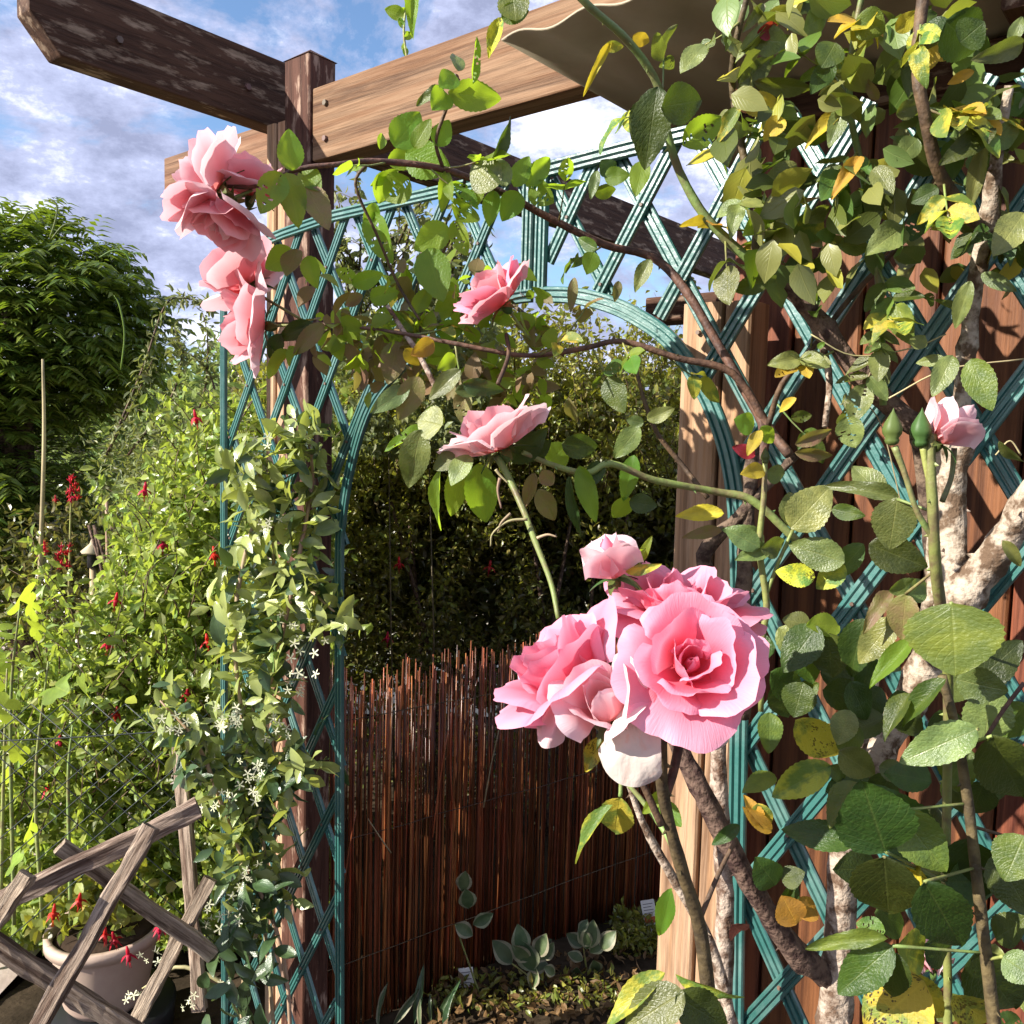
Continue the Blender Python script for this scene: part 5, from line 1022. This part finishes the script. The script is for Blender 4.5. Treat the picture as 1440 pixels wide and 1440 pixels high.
# hanging faded petals
def free_petal(parent, px0, py0, px1, py1, w, d, m, bend=.3, roll=0):
    a = P(px0, py0, d); b = P(px1, py1, d-.01); L = (b-a).length; V = []; UV = []; nu, nv = 12, 12
    for j in range(nv+1):
        v = j/nv; wd = w/F*d*(.35+.65*v**.8)*(1-max(0, v-.85)*1.2)
        for i in range(nu+1):
            s = 2*i/nu-1; y = v-(.16*v**3*(abs(s)**2.2)); V.append((s*wd/2*(1+.05*mn.noise(Vector((s*3, v*4, px0)))), y*L, -bend*L*.3*(s*s)*v + .004*mn.noise(Vector((s*2, v*3, px1)))+.006*math.sin(v*3)+.003*mn.noise(Vector((s*6, v*5, 1)))*v)); UV.append((.5+s/2, v))
    Fc = [(j*(nu+1)+i, j*(nu+1)+i+1, (j+1)*(nu+1)+i+1, (j+1)*(nu+1)+i) for j in range(nv) for i in range(nu)]
    y = (b-a).normalized(); z = (CAM-a).normalized(); z = (z-y*z.dot(y)).normalized(); z = Matrix.Rotation(roll, 3, y) @ z; x = y.cross(z)
    return obj('hanging_petal', mesh('hanging_petal', V, Fc, M[m], UV), parent, Matrix(((x.x, y.x, z.x, a.x), (x.y, y.y, z.y, a.y), (x.z, y.z, z.z, a.z), (0, 0, 0, 1))))
free_petal(rb, 912, 975, 876, 1104, 104, .57, 'white', .3, .15)
free_petal(rb, 1000, 985, 990, 1055, 70, .6, 'white', .4, -.2)
free_petal(rb, 790, 960, 765, 1052, 50, .6, 'pale', .5, .5)
free_petal(rb, 730, 600, 768, 588, 24, .84, 'pale', .4, .2) if False else None
LV(rb, [(852, 1036, 812, 1092, 28, .61, 'yspot', .2, 1), (862, 1132, 791, 1210, 24, .66, 'ygreen', .6, 1), (872, 1122, 862, 1182, 38, .66, 'ygreen', .15, 0), (935, 1368, 836, 1445, 40, .6, 'ygreen', .4, 1), (962, 1395, 870, 1450, 62, .58, 'leafg', .2, 0), (950, 1400, 1030, 1450, 60, .58, 'leafd', .1, 0), (950, 1370, 1050, 1420, 24, .6, 'ygreen', .5, 1), (945, 1250, 925, 1320, 18, .63, 'lime', .3), (930, 1130, 958, 1160, 24, .64, 'lime'), (935, 1110, 900, 1150, 20, .64, 'lime'),
 (870, 800, 905, 770, 16, .66, 'lime'), (880, 805, 930, 795, 12, .66, 'ygreen', .5), (900, 790, 915, 755, 12, .68, 'lime'), (1040, 1160, 1000, 1190, 20, .68, 'leafd'), (1120, 1300, 1100, 1260, 40, .8, 'yel', .1, 2), (1125, 1290, 1150, 1262, 34, .8, 'yel', .1, 1), (1090, 1245, 1065, 1210, 36, .8, 'leafd', .1), (1100, 1240, 1130, 1225, 30, .8, 'leafd'), (1030, 1300, 1050, 1320, 22, .75, 'brown'), (1065, 1130, 1080, 1170, 30, .8, 'ygreen', .1), (1100, 1290, 1120, 1240, 24, .82, 'leafd')])
# --- C: the right-hand front rose with buds
rd = thing('bud_rose', P(1340, 1440, .6), 'front rose bush at right with broad green leaves and a half open pale pink bud', 'rose'); rd.location.z = 0; WM[rd.name] = Matrix.Translation(rd.location)
def CC(pl, r, *a, **k):
    rr = list(np.interp(np.linspace(0, 1, len(pl)), np.linspace(0, 1, len(r)), r)); return cane(rd, pl, rr, *a, **k)
CC([(1402, 1520, .6), (1398, 1440, .6), (1385, 1330, .6), (1372, 1220, .6), (1360, 1120, .6), (1345, 1030, .6), (1325, 950, .6)], [10, 9, 8, 7, 6], 'caned', .1, .1, .003, 10)
CC([(1330, 1520, .68), (1333, 1400, .68), (1330, 1250, .68), (1332, 1100, .68), (1333, 950, .66), (1325, 870, .63), (1316, 800, .61), (1312, 720, .6), (1308, 640, .6), (1312, 610, .6)], [6, 6, 6, 7, 8, 8, 7, 7], 'cane', .06, .12, .003, 10)
CC([(1318, 765, .605), (1290, 720, .6), (1272, 665, .6), (1258, 628, .6)], [5, 4, 4, 5], 'cane'); CC([(1312, 700, .6), (1303, 660, .6), (1298, 628, .6)], [4, 4, 5], 'cane'); CC([(1325, 705, .605), (1338, 670, .61), (1342, 630, .61)], [4, 3.5, 4], 'cane')
CC([(1070, 1000, .8), (1072, 900, .8), (1078, 850, .8), (1068, 770, .8), (1074, 700, .8), (1076, 650, .8)], [4, 5, 4.5, 3.5], 'cane'); CC([(1076, 840, .8), (1095, 790, .8), (1115, 745, .8)], [3, 2.5], 'cane')
CC([(1440, 960, .6), (1410, 1000, .6), (1385, 1040, .6)], [3, 3], 'caned'); CC([(1360, 1160, .62), (1410, 1175, .63), (1440, 1190, .63)], [2.5, 2.5], 'caned')
bloom(rd, P(1322, 622, .6), ax(.45, .78, .3), .030, ('pale', 'pale', 'pale', 'pale'), BUD, 31, .3, (14, 12), name='pink_bud')
def green_bud(px, py, s, d, a, nm='green_bud'):
    s = s/F*d; mw = frame(P(px, py, d), CR, ax(*a))
    prof = [(.1, -.55), (.28, -.45), (.33, -.3), (.28, -.2), (.42, .0), (.45, .2), (.36, .5), (.2, .8), (.06, 1.05), (.01, 1.2)]
    V = [(r*s*(1+.10*math.cos(5*2*math.pi*k/15)), 0, 0) for r, z in prof for k in range(0)]
    V = [(r*s*(1+.07*math.cos(2*math.pi*k/3))*math.cos(2*math.pi*k/15), r*s*(1+.07*math.cos(2*math.pi*k/3))*math.sin(2*math.pi*k/15), z*s) for r, z in prof for k in range(15)]
    Fc = [(i*15+k, i*15+(k+1) % 15, (i+1)*15+(k+1) % 15, (i+1)*15+k) for i in range(len(prof)-1) for k in range(15)]+[tuple(range(15))[::-1]]
    obj(nm, mesh(nm, V, Fc, M['sepal']), rd, mw)
green_bud(1255, 610, 30, .6, (-.2, .95, .1)); green_bud(1295, 612, 32, .6, (-.45, .85, .1)); green_bud(1076, 645, 14, .8, (0, 1, 0))
bloom(rd, P(1312, 1362, .72), ax(-.15, .95, .2), .026, ('pale', 'pale', 'pale', 'pale'), BUD, 33, .3, (12, 10), name='pink_bud')
LV(rd, [
 (1338, 848, 1344, 952, 124, .56, 'leaf', .05, 2), (1112, 743, 1170, 682, 62, .78, 'leafg', .05, 0), (1115, 745, 1112, 690, 30, .79, 'leafg', .6), (1188, 790, 1108, 765, 48, .77, 'leafg', .1, 2), (1146, 812, 1090, 804, 36, .78, 'yspot', 0, 0), (1188, 795, 1146, 828, 36, .78, 'ygreen', .2), (1215, 765, 1170, 815, 30, .79, 'leaf', .5), (1222, 765, 1308, 800, 58, .66, 'leafd', .1, 0), (1262, 700, 1250, 775, 56, .62, 'leafg', .05, 2), (1265, 702, 1168, 668, 26, .63, 'leafg', .5, 3), (1170, 716, 1216, 726, 24, .75, 'leaf'), (1240, 700, 1200, 650, 38, .7, 'leafg', .5),
 (1118, 625, 1176, 604, 24, .8, 'olive', .1), (1118, 636, 1178, 644, 22, .8, 'olive', .1), (1190, 585, 1205, 628, 40, .8, 'leafg', .2, 4), (1062, 640, 1030, 628, 18, .8, 'red', .3), (1075, 660, 1045, 665, 16, .8, 'yel'), (1078, 665, 1108, 668, 22, .8, 'leafg'), (1070, 605, 1050, 640, 14, .8, 'yel', .4), (1060, 600, 1035, 590, 24, .8, 'lime'), (1070, 600, 1090, 625, 20, .8, 'lime'), (1068, 770, 1020, 742, 32, .79, 'leafg', .2), (1070, 772, 1112, 765, 30, .79, 'leafg', .3), (1080, 770, 1040, 785, 22, .8, 'leafg'), (1150, 490, 1160, 480, 10, .8, 'lime'), (1120, 560, 1090, 580, 16, .82, 'yel', .3, 1),
 (1255, 832, 1212, 875, 22, .66, 'olive', .5, 3), (1274, 835, 1266, 905, 42, .64, 'olive', .15, 0), (1275, 838, 1310, 820, 24, .64, 'leafg', .3), (1250, 830, 1300, 818, 20, .65, 'leafg', .5), (1258, 870, 1203, 935, 44, .66, 'leafg', .2, 0), (1282, 900, 1220, 962, 30, .62, 'lime', .2, 1), (1215, 870, 1190, 960, 54, .76, 'leafd', .1), (1165, 890, 1170, 955, 56, .78, 'leafd', .1, 2), (1150, 880, 1100, 945, 50, .78, 'leafd', .3), (1140, 880, 1100, 870, 30, .8, 'leafg', .5), (1180, 880, 1135, 878, 24, .79, 'lime', .5), (1130, 960, 1115, 1010, 50, .8, 'leafd', .1), (1105, 990, 1150, 960, 36, .82, 'leaf'),
 (1330, 955, 1255, 1020, 34, .58, 'leaf', .4, 1), (1375, 1025, 1262, 1072, 58, .58, 'leafg', .1, 0), (1280, 975, 1235, 1035, 30, .6, 'leaf', .5), (1245, 1198, 1212, 1100, 92, .58, 'leafd', .05, 2), (1205, 1100, 1160, 1160, 44, .6, 'leaf', .3, 1), (1203, 1185, 1096, 1163, 46, .6, 'leafd', .2, 0), (1262, 1140, 1335, 1232, 78, .59, 'leaf', .05, 0), (1243, 1205, 1250, 1302, 72, .58, 'leafd', .05, 0), (1300, 1240, 1360, 1348, 72, .57, 'leafd', .05, 0), (1255, 1330, 1172, 1402, 56, .6, 'leaf', .05, 0), (1248, 1320, 1126, 1322, 30, .6, 'leaf', .3, 3), (1245, 1310, 1205, 1300, 34, .61, 'leaf', .1), (1292, 1210, 1280, 1305, 26, .62, 'yspot', .2, 1), (1270, 1215, 1310, 1260, 30, .63, 'yspot', .2), (1300, 1200, 1230, 1110, 60, .62, 'leafd', .3, 0), (1310, 1100, 1240, 1080, 60, .62, 'leafd', .3, 1),
 (1395, 1035, 1445, 1140, 66, .58, 'leafd', .1, 0), (1385, 1040, 1395, 960, 60, .62, 'leafg', .3, 2), (1345, 955, 1420, 975, 60, .6, 'leafg', .3), (1370, 960, 1440, 900, 50, .62, 'leafd', .2), (1440, 1175, 1412, 1240, 60, .58, 'leaf', .1, 2), (1360, 1180, 1375, 1270, 70, .66, 'leafd', .1), (1400, 1200, 1450, 1290, 70, .64, 'leafd', .1), (1330, 1240, 1410, 1240, 50, .66, 'leafd', .2), (1260, 1340, 1252, 1410, 44, .6, 'leafd', .1), (1410, 1345, 1460, 1380, 56, .58, 'leafg', .1, 2), (1370, 1340, 1440, 1440, 70, .64, 'leafd', .1), (1400, 1320, 1440, 1290, 34, .62, 'leafd'),
 (1300, 1380, 1215, 1450, 90, .62, 'yspot', .1, 2), (1270, 1370, 1330, 1440, 60, .64, 'yspot', .2, 0), (1340, 1400, 1410, 1455, 54, .63, 'yspot', .2, 1), (1300, 1330, 1345, 1345, 30, .63, 'leafd', .2), (1300, 1345, 1265, 1330, 36, .64, 'ygreen', .1),
 (1118, 1014, 1186, 1068, 44, .74, 'yspot', .05, 0), (1168, 1076, 1080, 1122, 46, .72, 'ygreen', .1, 0), (1165, 1078, 1195, 1100, 24, .72, 'leafg'), (1090, 1090, 1045, 1110, 22, .76, 'leaf', .5), (1070, 1160, 1050, 1120, 24, .8, 'yel', .2, 1), (1085, 1170, 1045, 1135, 20, .8, 'yel'), (1410, 760, 1440, 800, 20, .8, 'leafg'), (1405, 620, 1440, 660, 16, .7, 'leafg', .4)])
for k in range(46):
    px = random.uniform(1170, 1450); py = random.uniform(940, 1450); a = random.uniform(0, 6.28); L = random.uniform(46, 72); d = random.uniform(.67, .84)
    if px < 1230 and py > 1150: continue
    LV(rd, [(px, py, px+L*math.cos(a), py+L*abs(math.sin(a))*.9, L*.66, d, random.choice(('leafd', 'leaf', 'leaf', 'leafg')))])
for k in range(16):
    px = random.uniform(1080, 1300); py = random.uniform(860, 1010); a = random.uniform(0, 6.28); L = random.uniform(50, 75)
    LV(rd, [(px, py, px+L*math.cos(a), py+L*abs(math.sin(a)), L*.62, random.uniform(.76, .86), random.choice(('leafd', 'leaf', 'leafg', 'leafd')))])
for a, b in (((1338, 848, .56), (1332, 900, .63)), ((1375, 1025, .58), (1348, 1040, .6)), ((1245, 1198, .58), (1330, 1240, .67)), ((1243, 1205, .58), (1330, 1240, .67)), ((1300, 1240, .57), (1372, 1220, .6)), ((1262, 1140, .59), (1360, 1130, .6)), ((1255, 1330, .6), (1384, 1340, .6)), ((1262, 702, .62), (1312, 720, .6)), ((1395, 1035, .58), (1350, 1050, .6)), ((1203, 1185, .6), (1245, 1198, .58)), ((1274, 835, .64), (1318, 800, .61)), ((1410, 1345, .58), (1388, 1350, .6))):
    stalk(rd, P(*a), P(*b), .0011)
